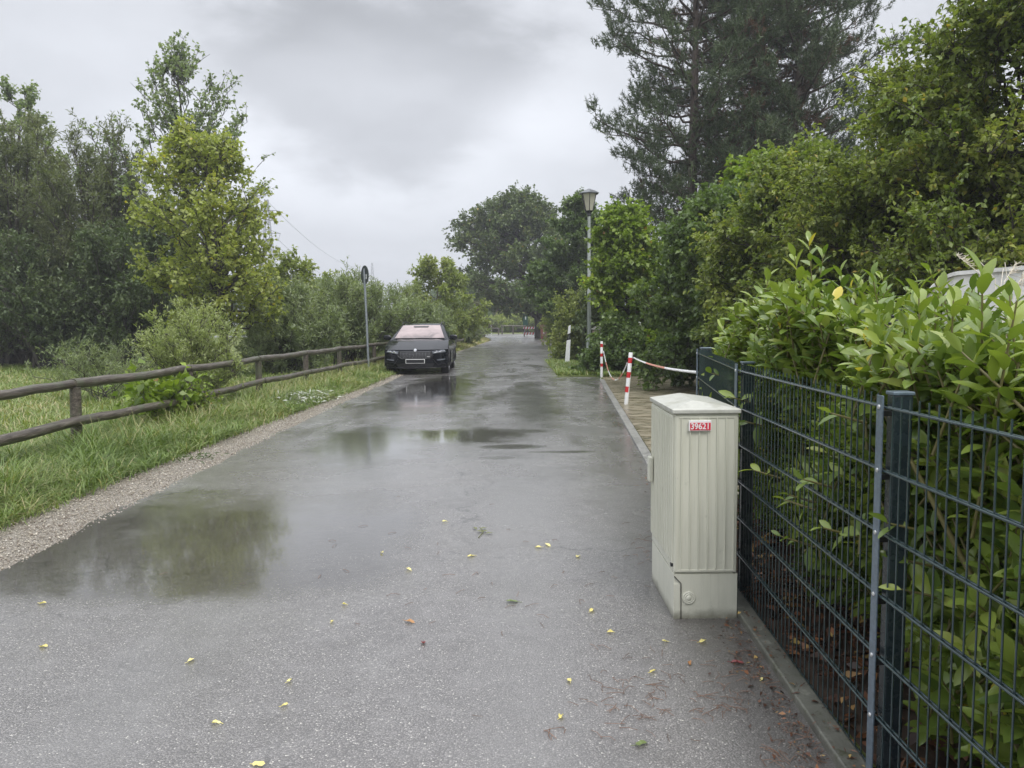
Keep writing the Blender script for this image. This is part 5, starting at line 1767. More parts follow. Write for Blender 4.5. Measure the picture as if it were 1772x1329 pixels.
bn = G(1083, 701); bf = G(1041, 653)
hn, hf = 0.92, 0.94
bollard((bn[0], bn[1], 0.014), hn, 0.036, 0.085, [(0.235 * hn, 0.345 * hn), (0.515 * hn, 0.625 * hn), (0.795 * hn, 0.90 * hn)], 'leaning red and white bollard nearer to the grey cabinet')
bollard((bf[0], bf[1], 0.014), hf, 0.034, 0.0, [(0.29 * hf, 0.38 * hf), (0.57 * hf, 0.66 * hf), (0.84 * hf, 0.93 * hf)], 'upright red and white bollard farther away, beside the lamp')


def chain(A, B, sag, label, runs):
    A, B = Vector(A), Vector(B)
    n = 400
    pts = []
    for i in range(n + 1):
        u = i / n
        p = A.lerp(B, u)
        p.z -= sag * 4 * u * (1 - u)
        pts.append(p)
    s = [0]
    for a, b in zip(pts[:-1], pts[1:]): s.append(s[-1] + (b - a).length)
    Lt = s[-1]
    root = empty('plastic_chain', A, label, 'chain', 'plastic barrier chains')
    pitch_ = 0.034
    nk = int(Lt / pitch_)
    secs = {}
    for k in range(nk):
        sm = (k + 0.5) * pitch_
        i = np.searchsorted(s, sm)
        i = min(max(i, 1), n)
        c = pts[i] - A
        t = (pts[min(i + 3, n)] - pts[max(i - 3, 0)]).normalized()
        up_ = Vector((0, 0, 1))
        sd = t.cross(up_).normalized()
        up_ = sd.cross(t)
        w_ = sd if k % 2 else up_
        ring = []
        for q in range(9):
            a = 2 * math.pi * q / 8
            ring.append(c + t * math.cos(a) * 0.0235 + w_ * math.sin(a) * 0.0105)
        r_i = int(sm / Lt * runs)
        secs.setdefault(r_i, MB()).tube(ring, 0.0032, 5, False)
    for k, mb in secs.items():
        mb.build('chain_section', M['whitepaint'] if k % 2 == 0 else M['chainred'], root, True)


zt_n = hn - 0.09
tn_ = (bn[0] + 0.085 * 0.9, bn[1], zt_n)
chain((bf[0] + 0.05, bf[1], 0.70), (tn_[0] - 0.05, tn_[1] + 0.02, 0.76), 0.52, 'slack red and white plastic chain hanging between the two bollards', 7)
fe = Dp(1198, 645, 6.32)
chain((tn_[0] + 0.06, tn_[1], zt_n + 0.01), (1.54, 6.36, fe[2]), 0.04, 'taut red and white plastic chain from the leaning bollard to the wire fence', 3)

# ------------------------------------------------------------------ delineator posts


def delineator(px, py, h, w_, lean, label):
    x, y, _ = G(px, py)
    b = empty('delineator_post', (x, y, 0), label, 'marker post', 'white roadside delineators')

    def ring(z, s=1.0, dz=0):
        o_ = lean * z
        return [(o_ - w_ / 2 * s, -0.05, z), (o_ + w_ / 2 * s, -0.05, z + dz), (o_ + w_ / 2 * s * .5, 0.06, z + dz), (o_ - w_ / 2 * s * .5, 0.06, z)]
    def seg(m, z0, z1, s0, s1, d0=0, d1=0):
        m.add(ring(z0, s0, d0) + ring(z1, s1, d1), [(3, 2, 1, 0), (4, 5, 6, 7), (0, 1, 5, 4), (1, 2, 6, 5), (2, 3, 7, 6), (3, 0, 4, 7)])
    m = MB(); seg(m, -0.05, h * 0.64, 1.0, .82, 0, 0.03); m.build('post', M['white'], b, bevel=0.006)
    m = MB(); seg(m, h * 0.642, h * 0.80, .75, .6, 0.03, 0.04); m.build('black_band', M['black'], b)
    m = MB(); seg(m, h * 0.802, h, .6, .5, 0.04, 0.05); m.build('top', M['white'], b, bevel=0.006)
    m = MB()
    o_ = lean * h * 0.72
    m.box((o_ - 0.02, -0.056, h * 0.68), (o_ + 0.02, -0.0505, h * 0.77)); m.build('reflector', M['chrome'], b)


delineator(981, 631, 1.30, 0.17, 0.07, 'tall white delineator post leaning right beside the ivy hedge, the nearer one')
delineator(967, 603, 0.88, 0.17, 0.06, 'small white delineator post farther away along the right verge')

# stone pillar
x, y = at(1033, 27)[:2]
sp_ = empty('gate_pillar', (x, y, 0), 'square stone gate pillar with a pyramid cap behind the street lamp', 'pillar')
m = MB(); m.box((-.17, -.17, -.02), (.17, .17, 1.17)); m.build('shaft', M['rubble'], sp_, bevel=0.012)
m = MB(); m.add([(-.2, -.2, 1.171), (.2, -.2, 1.171), (.2, .2, 1.171), (-.2, .2, 1.171), (-.2, -.2, 1.22), (.2, -.2, 1.22), (.2, .2, 1.22), (-.2, .2, 1.22), (0, 0, 1.33)],
                [(3, 2, 1, 0), (0, 1, 5, 4), (1, 2, 6, 5), (2, 3, 7, 6), (3, 0, 4, 7), (4, 5, 8), (5, 6, 8), (6, 7, 8), (7, 4, 8)]); m.build('cap', M['kerbconc'], sp_, bevel=0.008)

# ------------------------------------------------------------------ far objects
x, y = at(942, 62)[:2]
bn_ = empty('rubbish_bin', (x, y, 0), 'reddish brown bin with white stickers under the dark tree', 'bin')
m = MB(); m.add([(-.24, -.3, .06), (.24, -.3, .06), (.24, .3, .06), (-.24, .3, .06), (-.33, -.37, 1.25), (.33, -.37, 1.25), (.33, .37, 1.25), (-.33, .37, 1.25)], [(3, 2, 1, 0), (4, 5, 6, 7), (0, 1, 5, 4), (1, 2, 6, 5), (2, 3, 7, 6), (3, 0, 4, 7)])
m.build('body', M['brown'], bn_, bevel=0.03)
m = MB(); m.add([(-.37, -.42, 1.251), (.37, -.42, 1.251), (.37, .4, 1.251), (-.37, .4, 1.251), (-.3, -.3, 1.38), (.3, -.3, 1.38), (.3, .35, 1.38), (-.3, .35, 1.38)], [(3, 2, 1, 0), (4, 5, 6, 7), (0, 1, 5, 4), (1, 2, 6, 5), (2, 3, 7, 6), (3, 0, 4, 7)])
m.build('lid', M['brown'], bn_, bevel=0.02)
for k in (-1, 1):
    m = MB(); m.tube([(.22 * k, .36, .12), (.30 * k, .36, .12)], 0.12, 14); m.build('wheel', M['rubber'], bn_)
m = MB(); m.box((-.08, -.352, .52), (.08, -.335, .68)); m.box((-.09, -.365, .78), (.09, -.35, .86)); m.build('sticker', M['white'], bn_)

x, y = at(964, 54)[:2]
gp_ = empty('gate_post', (x, y, 0), 'flat salmon-coloured gate post beside the yellowish hedge', 'gate post')
m = MB(); m.box((-.15, -.15, -.02), (.15, .15, 1.72)); m.build('shaft', M['pinkwall'], gp_, bevel=0.01)
m = MB(); m.box((-.17, -.17, 1.721), (.17, .17, 1.77)); m.build('cap', M['kerbconc'], gp_, bevel=0.01)
x, y = at(959.5, 53)[:2]
tp = empty('steel_post', (x, y, 0), 'slim grey steel post left of the salmon gate post', 'post')
m = MB(); m.tube([(0, 0, -.02), (0, 0, 3.1)], 0.05, 12); m.build('shaft', M['galv'], tp, True)
m = MB(); m.lathe([(0.06, 3.101), (0.055, 3.13), (0.02, 3.15)], 12); m.build('cap', M['black'], tp, True)
# wooden gate fence panel right of bin
x, y = at(951, 60)[:2]
wg = empty('garden_gate', (x, y, 0), 'dark wooden gate between the bin and the steel post', 'gate')
for k in range(5):
    m = MB(); m.box((-.45, -.02, .15 + .22 * k), (.4, .02, .32 + .22 * k)); m.build('board', plain('gate_board', (0.09, 0.06, 0.045), 0.7), wg)
for k in (-.38, .33):
    m = MB(); m.box((k, .021, 0), (k + .08, .08, 1.3)); m.build('gate_frame', M['black'], wg)
# road barrier
x, y = at(916, 74)[:2]
rb = empty('road_barrier', (x, y, 0), 'red and white striped road barrier at the bend', 'barrier')
m = MB(); m.box((-.55, -.02, .2), (.8, .02, .42)); m.box((-.55, -.02, .75), (.8, .02, .97)); m.build('barrier_board', M['whitepaint'], rb)
for z in (.2, .75):
    m = MB()
    for k in range(5):
        x_ = -.5 + .27 * k
        m.add([(x_, -.026, z), (x_ + .11, -.026, z), (x_ + .19, -.026, z + .22), (x_ + .08, -.026, z + .22), (x_, -.0215, z), (x_ + .11, -.0215, z), (x_ + .19, -.0215, z + .22), (x_ + .08, -.0215, z + .22)], [(0, 1, 2, 3), (7, 6, 5, 4), (0, 4, 5, 1), (1, 5, 6, 2), (2, 6, 7, 3), (3, 7, 4, 0)])
    m.build('red_stripes', M['red'], rb)
for k in (-.45, .65):
    m = MB(); m.box((k, .021, 0), (k + .06, .07, 1.05)); m.build('leg', M['galv'], rb)
# green info board
x, y = at(910, 76)[:2]
ib = empty('info_sign', (x, y, 0), 'small dark green information board at the road bend', 'sign')
for k in (-.17, .13):
    m = MB(); m.box((k, .0, 0), (k + .05, .05, 2.15)); m.build('leg', M['wood'], ib)
m = MB(); m.box((-.24, -.04, 1.1), (.24, -.001, 2.2)); pn = m.build('board', M['darkgreen_sign'], ib, bevel=.01)
m = MB(); m.box((-.03, -.046, 1.65), (.08, -.041, 1.95)); m.build('white_mark', M['white'], pn)
# far timber barrier
x, y = at(888, 88)[:2]
tb = empty('timber_barrier', (x, y, 0), 'low horizontal timber bar barrier beyond the bend', 'barrier')
m = MB(); m.tube([(-1.35, 0, 0.98), (1.5, 0, 0.95)], 0.07, 10); m.build('rail', M['wood'], tb, True)
for k in (-1.2, 0.05, 1.35):
    m = MB(); m.tube([(k, 0, -.05), (k, 0, 0.9)], 0.09, 10); m.build('post', M['wood'], tb, True)
x, y = at(851, 85)[:2]
tb2 = empty('timber_barrier', (x, y, 0), 'low timber rail left of the longer bar barrier at the bend', 'barrier')
m = MB(); m.tube([(-1.0, 0, 0.75), (.9, 0, 0.72)], 0.06, 10); m.build('rail', M['wood'], tb2, True)
for k in (-.9, 0.8):
    m = MB(); m.tube([(k, 0, -.05), (k, 0, 0.7)], 0.07, 10); m.build('post', M['wood'], tb2, True)
# white notice sign at fence end
x, y = at(837.5, 65.5)[:2]
ns_ = empty('notice_sign', (x, y, 0), 'small white notice on a post at the far end of the timber fence', 'sign')
m = MB(); m.tube([(0, 0, 0), (0, 0, 1.75)], 0.04, 10); m.build('pole', M['wood'], ns_, True)
m = MB(); m.box((-.14, -.06, 1.25), (.14, -.041, 1.62)); m.add([(-.16, -.06, 1.621), (.16, -.06, 1.621), (.16, -.041, 1.621), (-.16, -.041, 1.621), (0, -.06, 1.85), (0, -.041, 1.85)], [(0, 1, 4), (3, 5, 2), (0, 4, 5, 3), (1, 2, 5, 4), (0, 3, 2, 1)]); m.build('board', M['white'], ns_)
x, y = at(851, 79)[:2]
mp_ = empty('marker_post', (x, y, 0), 'thin white marker post with dark bands at the road bend', 'marker post')
m = MB(); m.tube([(0, 0, 0), (0, 0, 1.15)], 0.06, 10); m.build('post', M['white'], mp_, True)
for z in (.35, .75):
    m = MB(); m.tube([(0, 0, z), (0, 0, z + .18)], 0.064, 10); m.build('band', M['black'], mp_, True)

# white garden wall behind the laurel
wl = empty('garden_wall', (5.0, 6.6, 0), 'white rendered garden wall with a curved top behind the laurel hedge', 'wall')
P0 = Vector(Dp(1580, 520, 7.2)); P1 = Vector(Dp(1860, 520, 5.6))
K = 30
fr_, bk = [], []
tv = []
for k in range(K + 1):
    u = k / K
    p = P0.lerp(P1, u)
    zt_ = 1.5 + (0.36 * (1 - (1 - min(1, u * 3.0)) ** 2.0))
    tv.append((p.x - 5.0, p.y - 6.6, zt_))
m = MB()
m.grid([[(a[0], a[1], 0) for a in tv], tv])
m.grid([tv, [(a[0] + 0.06, a[1] + 0.17, a[2]) for a in tv]])
m.grid([[(a[0] + 0.06, a[1] + 0.17, a[2]) for a in tv], [(a[0] + 0.06, a[1] + 0.17, 0) for a in tv]])
m.add([(tv[0][0], tv[0][1], 0), tv[0], (tv[0][0] + .06, tv[0][1] + .17, tv[0][2]), (tv[0][0] + .06, tv[0][1] + .17, 0)], [(0, 1, 2, 3)])
wb = m.build('wall_body', M['plaster'], wl, True)
m = MB()
m.grid([[(a[0] - .02, a[1] - .02, a[2] + 0.002) for a in tv], [(a[0] - .02, a[1] - .02, a[2] + .035) for a in tv], [(a[0] + .08, a[1] + .19, a[2] + .035) for a in tv], [(a[0] + .08, a[1] + .19, a[2] + .002) for a in tv]])
m.build('coping', M['plaster'], wl, True)
# ornamental grass
x, y, z = Dp(1748, 560, 5.0)
og = empty('ornamental_grass', (x, y, 0), 'ornamental grass with pale feathery plumes in front of the white wall', 'grass plant')
m = MB(); mpz = MB()
rd = random.Random(5)
for k in range(9):
    a = rd.uniform(-.5, 1.0)
    h_ = rd.uniform(1.75, 1.98)
    sp2 = 0.45 * a
    ps = [(0.03 * a, 0, 0), (0.1 * a, 0.02, 1.0), (0.35 * sp2, 0.03 * k, h_ * .93), (sp2, 0.04 * k, h_)]
    m.tube(ps, 0.0025, 4)
    if k % 2 == 0:
        q = Vector(ps[3])
        for j in range(40):
            u = j / 40
            b0_ = Vector(ps[2]).lerp(q, 0.4 + 0.6 * u)
            d_ = Vector((rd.uniform(-.02, .07), rd.uniform(-.02, .02), rd.uniform(-.02, .03)))
            mpz.tube([b0_, b0_ + d_], 0.0018, 3, False)
m.build('stalks', M['plume'], og)
mpz.build('plumes', M['plume'], og)

# ------------------------------------------------------------------ power line


def pylon(px, top_y, d, label, arms=True):
    x, y, z = Dp(px, top_y, d)
    p = empty('power_pylon', (x, y, 0), label, 'pylon', 'power line pylons')
    Ht = z
    m = MB()

    def hw(zz): return 2.6 * (1 - zz / Ht) ** 1.4 + 0.35
    zs = [Ht * (1 - (1 - k / 12) ** 1.15) for k in range(13)]
    rr_ = 0.09
    for sx_, sy_ in ((1, 1), (-1, 1), (-1, -1), (1, -1)):
        m.tube([(hw(zz) * sx_, hw(zz) * sy_, zz) for zz in zs], rr_, 4)
    for a, b in zip(zs[:-1], zs[1:]):
        for s1, s2 in (((1, 1), (-1, 1)), ((-1, 1), (-1, -1)), ((-1, -1), (1, -1)), ((1, -1), (1, 1))):
            m.tube([(hw(a) * s1[0], hw(a) * s1[1], a), (hw(b) * s2[0], hw(b) * s2[1], b)], 0.05, 3)
            m.tube([(hw(a) * s2[0], hw(a) * s2[1], a), (hw(b) * s1[0], hw(b) * s1[1], b)], 0.05, 3)
    m.build('lattice_mast', M['steelpylon'], p)
    arms_ = ((0.83, 4.0, -1), (0.74, 3.2, 1), (0.74, 3.2, -1))
    for (fz, ln, sd) in arms_:
        m = MB()
        zz = Ht * fz
        m.tube([(0, 0, zz), (ln * sd, 0, zz)], 0.09, 4)
        m.tube([(0.3 * sd, 0, zz + 0.9), (ln * sd, 0, zz)], 0.06, 4)
        for k in (0.35, 0.65):
            m.tube([(ln * sd * k, 0, zz), (ln * sd * (k + .12), 0, zz + 0.9 * (1 - k - .1))], 0.04, 3)
        ao = m.build('cross_arm', M['steelpylon'], p)
        m = MB()
        m.tube([(ln * sd * .97, 0, zz), (ln * sd * .8, 0, zz - 1.7)], 0.05, 4)
        m.tube([(ln * sd * .6, 0, zz), (ln * sd * .8, 0, zz - 1.7)], 0.05, 4)
        m.build('insulator', M['steelpylon'], ao)
    return (x, y, Ht)


pa = pylon(461, 345, 190, 'lattice power pylon showing above the right shoulder of the linden')
pb = pylon(644, 455, 440, 'tiny distant pylon directly behind the round sign')
for k, (za, zb2, xo, lab) in enumerate([(0.995, 0.96, 0, 'topmost power line sagging right from the pylon'), (0.69, 0.66, 2.6, 'middle power line below the pylon arm'), (0.64, 0.60, 2.4, 'lowest power line below the pylon arm')]):
    A = Vector((pa[0] + xo, pa[1], pa[2] * za)); B = Vector((pb[0] + xo, pb[1], pb[2] * zb2))
    ps = []
    for i in range(25):
        u = i / 24
        q = A.lerp(B, u); q.z -= 11 * 4 * u * (1 - u) * 0.6
        ps.append(q)
    m = MB(); m.tube(ps, 0.05, 4)
    o = m.build('power_line', M['wire'])
    tag(o, lab, 'power line', 'power lines')

# far house, small
x, y = at(868, 150)[:2]
hs = empty('house', (x, y, 0), 'small pale house with a reddish gable roof in the haze beyond the bend', 'house')
m = MB(); m.box((-5, -4, -.1), (5, 4, 3.0)); m.add([(-5, -4, 3.0), (5, -4, 3.0), (5, 4, 3.0), (-5, 4, 3.0), (-5, 0, 6.2), (5, 0, 6.2)], [(0, 1, 5, 4), (2, 3, 4, 5), (0, 4, 3), (1, 2, 5)]); wlh = m.build('wall', M['plaster'], hs)
m = MB()
for s_ in (-1, 1):
    m.add([(-5.4, s_ * 4.5, 2.65), (5.4, s_ * 4.5, 2.65), (5.4, 0, 6.35), (-5.4, 0, 6.35), (-5.4, s_ * 4.5, 2.85), (5.4, s_ * 4.5, 2.85), (5.4, 0, 6.55), (-5.4, 0, 6.55)], [(0, 1, 2, 3), (4, 5, 6, 7), (0, 1, 5, 4), (1, 2, 6, 5), (3, 0, 4, 7)])
m.build('roof', M['roof'], hs)
for wx in (-3, 0, 3):
    m = MB(); m.box((wx - .5, -4.05, 1), (wx + .5, -4.003, 2.2)); m.build('window', M['carglass'], hs)


# ------------------------------------------------------------------ cars
def build_car(loc, rz, label, paint, ws, group):
    car = empty('parked_car', loc, label, 'car', group, rz)
    HW = 0.915
    Lc = 4.69

    def yf(x, z):
        q = min(1.0, abs(x) / HW)
        y = 0.36 * q ** 3.6
        y += 0.30 * max(0, z - 0.52) ** 1.3
        y += 0.18 * max(0, 0.34 - z)
        if 0.46 < z < 0.52: y -= 0.0
        return y

    def yr(x, z):
        q = min(1.0, abs(x) / HW)
        return Lc - 0.28 * q ** 4 - 0.25 * max(0, z - 0.6) ** 1.5

    def sx(y, z):
        x = HW - 0.05 * max(0, (z - 0.62) / 0.3) ** 2 - 0.05 * max(0, (0.38 - z) / 0.2) ** 1.5
        for wy in (0.86, 3.54):
            x += 0.012 * math.exp(-((y - wy) / 0.42) ** 2)
        x -= 0.012 * math.exp(-((z - 0.52) / 0.08) ** 2)
        return x
    m = MB()
    nx, nz = 40, 16
    zs = [0.20 + (0.72 - 0.20) * j / nz for j in range(nz + 1)]
    xs = [-HW + 2 * HW * i / nx for i in range(nx + 1)]
    # fascia
    m.grid([[(x * (sx(0.4, z) / HW), yf(x, z), z) for x in xs] for z in zs])
    m.grid([[(x * (sx(4.3, z) / HW), yr(x, z), z) for x in xs] for z in [0.22 + 0.72 * j / 14 for j in range(15)]])
    # hood
    P = []
    for j in range(13):
        v_ = j / 12
        row = []
        for x in xs:
            q = abs(x) / HW
            y0_ = yf(x, 0.72)
            y_ = y0_ + (1.28 + 0.10 * q - y0_) * v_ if True else 0
            zz = 0.72 + 0.25 * (1 - (1 - v_) ** 1.9) + 0.035 * v_ * (1 - q ** 2) - 0.05 * q ** 6 * v_ * 0
            zz += 0.014 * math.exp(-((q - 0.62) / 0.1) ** 2) * min(1, v_ * 3)
            xx = x * (sx(0.4, .72) / HW) * (1 - 0.05 * v_)
            row.append((xx, y_, zz))
        P.append(row)
    m.grid(P)
    # sides
    ny = 130
    for s_ in (-1, 1):
        pts = {}
        zz = [0.20 + (0.96 - 0.20) * j / 26 for j in range(27)]
        P = []
        for i in range(ny + 1):
            row = []
            for z in zz:
                ztop = 0.72 + (0.96 - 0.72) * min(1, max(0, (i / ny * Lc - 0.3) / 1.0)) ** 0.55
                z_ = 0.20 + (z - 0.20) / 0.76 * (ztop - 0.20)
                y0_ = yf(HW, z_ if z_ < .72 else .72)
                y1_ = yr(HW, z_)
                y_ = y0_ + (y1_ - y0_) * i / ny
                row.append((s_ * (sx(y_, z_) - 0.05 * max(0, (z_ - 0.8) / 0.16) ** 2 * 0.9), y_, z_))
            P.append(row)
        b = len(zz)
        v_ = [p for r_ in P for p in r_]
        fs = []
        for i in range(ny):
            for j in range(b - 1):
                cy = (P[i][j][1] + P[i + 1][j + 1][1]) / 2
                cz = (P[i][j][2] + P[i + 1][j + 1][2]) / 2
                if any(math.hypot(cy - wy, cz - 0.33) < 0.365 for wy in (0.86, 3.54)): continue
                fs.append((i * b + j, (i + 1) * b + j, (i + 1) * b + j + 1, i * b + j + 1))
        m.add(v_, fs)
    # deck under the glasshouse
    m.add([(-.86, 1.3, .955), (.86, 1.3, .955), (.84, 4.35, .955), (-.84, 4.35, .955)], [(0, 1, 2, 3)])
    m.add([(-.8, .35, .19), (.8, .35, .19), (.8, 4.4, .21), (-.8, 4.4, .21)], [(0, 1, 2, 3)])
    # glasshouse
    st = [(1.22, 0.965), (1.5, 1.135), (1.8, 1.295), (2.02, 1.395), (2.3, 1.445), (2.8, 1.47), (3.4, 1.46), (3.9, 1.42), (4.2, 1.36), (4.4, 1.15), (4.52, 0.965)]
    P = []
    for y_, zt_ in st:
        k = (zt_ - 0.955) / 0.515
        wb_ = 0.86 - 0.03 * max(0, (y_ - 3.2))
        wt = wb_ - 0.24 * k
        half = [(wb_, 0.955), (wb_ - 0.015 * k, 0.955 + 0.1 * k), (wb_ - 0.12 * k, 0.955 + 0.30 * k), (wt + 0.025, 0.955 + 0.455 * k), (wt - 0.02, 0.955 + 0.495 * k), (wt - 0.14, 0.955 + 0.51 * k), (0.2, zt_ - 0.001), (0, zt_)]
        ring = [(x, y_ + 0.07 * (abs(x) / .8) ** 2 * (1 if y_ < 2.2 else 0), z) for x, z in half] + [(-x, y_ + 0.07 * (abs(x) / .8) ** 2 * (1 if y_ < 2.2 else 0), z) for x, z in reversed(half[:-1])]
        P.append(ring)
    m.grid(P)
    body = m.build('body', paint, car, True)

    def interp_roof(y_):
        for (a, za), (b, zb3) in zip(st[:-1], st[1:]):
            if a <= y_ <= b: return za + (zb3 - za) * (y_ - a) / (b - a)
        return st[-1][1]

    def glass_side(y_, frac, s_):
        zt_ = interp_roof(y_)
        k = (zt_ - 0.955) / 0.515
        wb_ = 0.86 - 0.03 * max(0, (y_ - 3.2))
        # x on side wall piecewise
        zr_ = [(0, wb_), (0.1, wb_ - 0.015 * k), (0.30, wb_ - 0.12 * k), (0.455, wb_ - 0.24 * k + 0.025)]
        f_ = 0.05 + frac * 0.37
        for (a, xa), (b, xb) in zip(zr_[:-1], zr_[1:]):
            if a <= f_ <= b:
                x = xa + (xb - xa) * (f_ - a) / (b - a)
                return (s_ * (x + 0.006), y_ + (0.07 if y_ < 2.2 else 0), 0.955 + f_ * k)
        return (s_ * xb, y_, 0.955 + f_ * k)
    # windscreen
    m = MB()
    ys = [1.30 + 0.72 * j / 8 for j in range(9)]
    P = []
    for y_ in ys:
        zt_ = interp_roof(y_)
        k = (zt_ - 0.955) / 0.515
        wt = 0.86 - 0.24 * k - 0.07 - 0.02
        P.append([(wt * q / 8, y_ - 0.012 + 0.07 * (abs(wt * q / 8) / .8) ** 2, 0.955 + 0.515 * k - (0.006 * (abs(q) / 8) ** 2 * k) + 0.012) for q in range(-8, 9)])
    m.grid(P)
    m.build('windscreen', ws, car, 'all')
    m = MB()
    y_ = 1.95
    zt_ = interp_roof(y_) + 0.016
    m.add([(-.24, y_ - .03, zt_), (.24, y_ - .03, zt_), (.20, y_ - .105, zt_ - .04), (-.20, y_ - .105, zt_ - .04)], [(0, 1, 2, 3)])
    m.build('mirror_shade', M['black'], car)
    # side windows
    for s_ in (-1, 1):
        for (a, b) in ((1.72, 2.42), (2.50, 3.25), (3.33, 3.95)):
            m = MB()
            P = [[glass_side(a + (b - a) * i / 6 if True else 0, fr__, s_) for fr__ in (0.0, 0.3, 0.6, 1.0)] for i in range(7)]
            m.grid(P)
            m.build('side_window', M['carglass'], car, 'all')
        # mirrors
        m = MB()
        m.tube([(s_ * 0.84, 1.60, 0.99), (s_ * 0.93, 1.57, 1.01)], 0.025, 8)
        m.lathe([(0.02, -0.12), (0.07, -0.10), (0.085, -0.03), (0.085, 0.05), (0.06, 0.11), (0.02, 0.12)], 12, M=Matrix.Translation((s_ * 1.0, 1.57, 1.04)) @ Matrix.Rotation(math.pi / 2, 4, 'Y') @ Matrix.Diagonal((0.95, 0.6, 1, 1)))
        m.build('wing_mirror', paint, car, True)
        # roof rail
        m = MB()
        m.tube([(s_ * .60, 2.15, 1.43), (s_ * .60, 2.25, 1.49), (s_ * .60, 3.0, 1.505), (s_ * .58, 3.9, 1.465), (s_ * .57, 4.0, 1.42)], 0.014, 8)
        m.build('roof_rail', M['black'], car, True)
        m = MB()
        for hy in (2.2, 3.05):
            m.tube([(s_ * (HW - 0.02), hy, .82), (s_ * (HW + .012), hy + .03, .822), (s_ * (HW + .012), hy + .17, .822), (s_ * (HW - 0.02), hy + .2, .82)], 0.011, 6)
        m.build('door_handle', paint, car, True)
        for wy in (0.86, 3.54):
            w_ = MB()
            Mw = Matrix.Translation((s_ * 0.79, wy, 0.33)) @ Matrix.Rotation(math.pi / 2 * s_, 4, 'Y')
            w_.lathe([(0.20, -0.11), (0.31, -0.11), (0.335, -0.08), (0.335, 0.08), (0.31, 0.112), (0.245, 0.118), (0.235, 0.09)], 32, M=Mw)
            wh = w_.build('wheel', M['rubber'], car, True)
            rm = MB()
            rm.lathe([(0.05, 0.05), (0.235, 0.06), (0.245, 0.10), (0.24, 0.112), (0.225, 0.105), (0.22, 0.07), (0.06, 0.085)], 32, M=Mw)
            for k in range(5):
                a = k * 2 * math.pi / 5
                ca, sa = math.cos(a), math.sin(a)
                q = [(0.04, -0.035), (0.225, -0.022), (0.225, 0.022), (0.04, 0.035)]
                vv_ = [(ca * x - sa * y, sa * x + ca * y, 0.088) for x, y in q] + [(ca * x - sa * y, sa * x + ca * y, 0.108) for x, y in q]
                rm.add([tuple(Mw @ Vector(p)) for p in vv_], [(4, 5, 6, 7), (0, 1, 5, 4), (1, 2, 6, 5), (2, 3, 7, 6), (3, 0, 4, 7)])
            rm.build('rim', M['rim'], wh, True)
            ar = MB()
            pts_ = [(s_ * (sx(wy, .33) + 0.008), wy + 0.372 * math.cos(a), 0.33 + 0.372 * math.sin(a)) for a in [math.pi * (k / 24) * 1.16 - .25 for k in range(25)]]
            ar.tube(pts_, 0.014, 6)
            ar.build('arch_trim', M['black'], car, True)
        # inner wheel arch liner
    ml = MB()
    for wy in (0.86, 3.54):
        ml.box((-.80, wy - .4, .24), (.80, wy + .4, .70))
    ml.box((-.7, .5, .2), (.7, 4.2, .6))
    ml.build('underbody', M['black'], car)

    # fascia details: polygons on the front surface
    def patch(name, poly_rows, mat, off_=0.012, parent=None):
        m = MB()
        m.grid([[(x * (sx(0.4, z) / HW), yf(x, z) - off_, z) for x, z in row] for row in poly_rows])
        return m.build(name, mat, parent or car, 'all')

    def rows(xl0, xr0, z0, xl1, xr1, z1, n=10, kz=3, dz=None):
        out = []
        for j in range(kz + 1):
            v_ = j / kz
            xl, xr = xl0 + (xl1 - xl0) * v_, xr0 + (xr1 - xr0) * v_
            r_ = []
            for i in range(n + 1):
                x = xl + (xr - xl) * i / n
                z = z0 + (z1 - z0) * v_ + (dz(i / n, v_) if dz else 0)
                r_.append((x, z))
            out.append(r_)
        return out
    # grille: frame + bars
    patch('grille', rows(-.40, .40, .475, -.50, .50, .56, 16, 3) + rows(-.50, .50, .561, -.44, .44, .655, 16, 3), M['black'], 0.008)
    m = MB()
    fr2 = [(-.40, .470), (.40, .470), (.50, .56), (.44, .662), (-.44, .662), (-.50, .56), (-.40, .470)]
    dense = []
    for a, b in zip(fr2[:-1], fr2[1:]):
        for k in range(6):
            dense.append((a[0] + (b[0] - a[0]) * k / 6, a[1] + (b[1] - a[1]) * k / 6))
    dense.append(dense[0])
    m.tube([(x, yf(x, z) - 0.016, z) for x, z in dense], 0.011, 6, False)
    m.build('grille_frame', plain('gloss_black', (0.02, 0.02, 0.022), 0.12, 0, .1, coat=1.0), car, True)
    m = MB()
    for k in range(-10, 11):
        x = k * 0.041
        lo_, hi_ = 0.485, 0.65
        m.tube([(x, yf(x, lo_) - 0.020, lo_), (x, yf(x, .57) - 0.030, .57), (x, yf(x, hi_) - 0.018, hi_)], 0.007, 6)
    m.build('grille_bars', plain('grille_bar', (0.2, 0.2, 0.21), 0.25, 0.4), car, True)
    for s_ in (-1, 1):
        r_ = rows(.50, .86, .60, .47, .80, .675, 8, 3, dz=lambda u, v_: 0.045 * u)
        r_ = [[(s_ * x, z) for x, z in row] for row in r_]
        hl = patch('headlight', r_, M['lamp'], 0.012)
        m = MB()
        ps = [(s_ * (.52 + .30 * u), .625 + .055 * u) for u in (0, .33, .66, 1)]
        m.tube([(x * (sx(0.4, z) / HW), yf(x, z) - 0.018, z) for x, z in ps], 0.008, 6)
        m.build('light_strip', M['chrome'], hl, True)
        for q in (.60, .72):
            m = MB()
            m.lathe([(0.03, 0), (0.028, 0.01), (0.01, 0.014)], 14, M=Matrix.Translation((s_ * q, yf(q, .66) - .018, .665)) @ Matrix.Rotation(math.pi / 2, 4, 'X'))
            m.build('projector_lens', M['chrome'], hl, True)
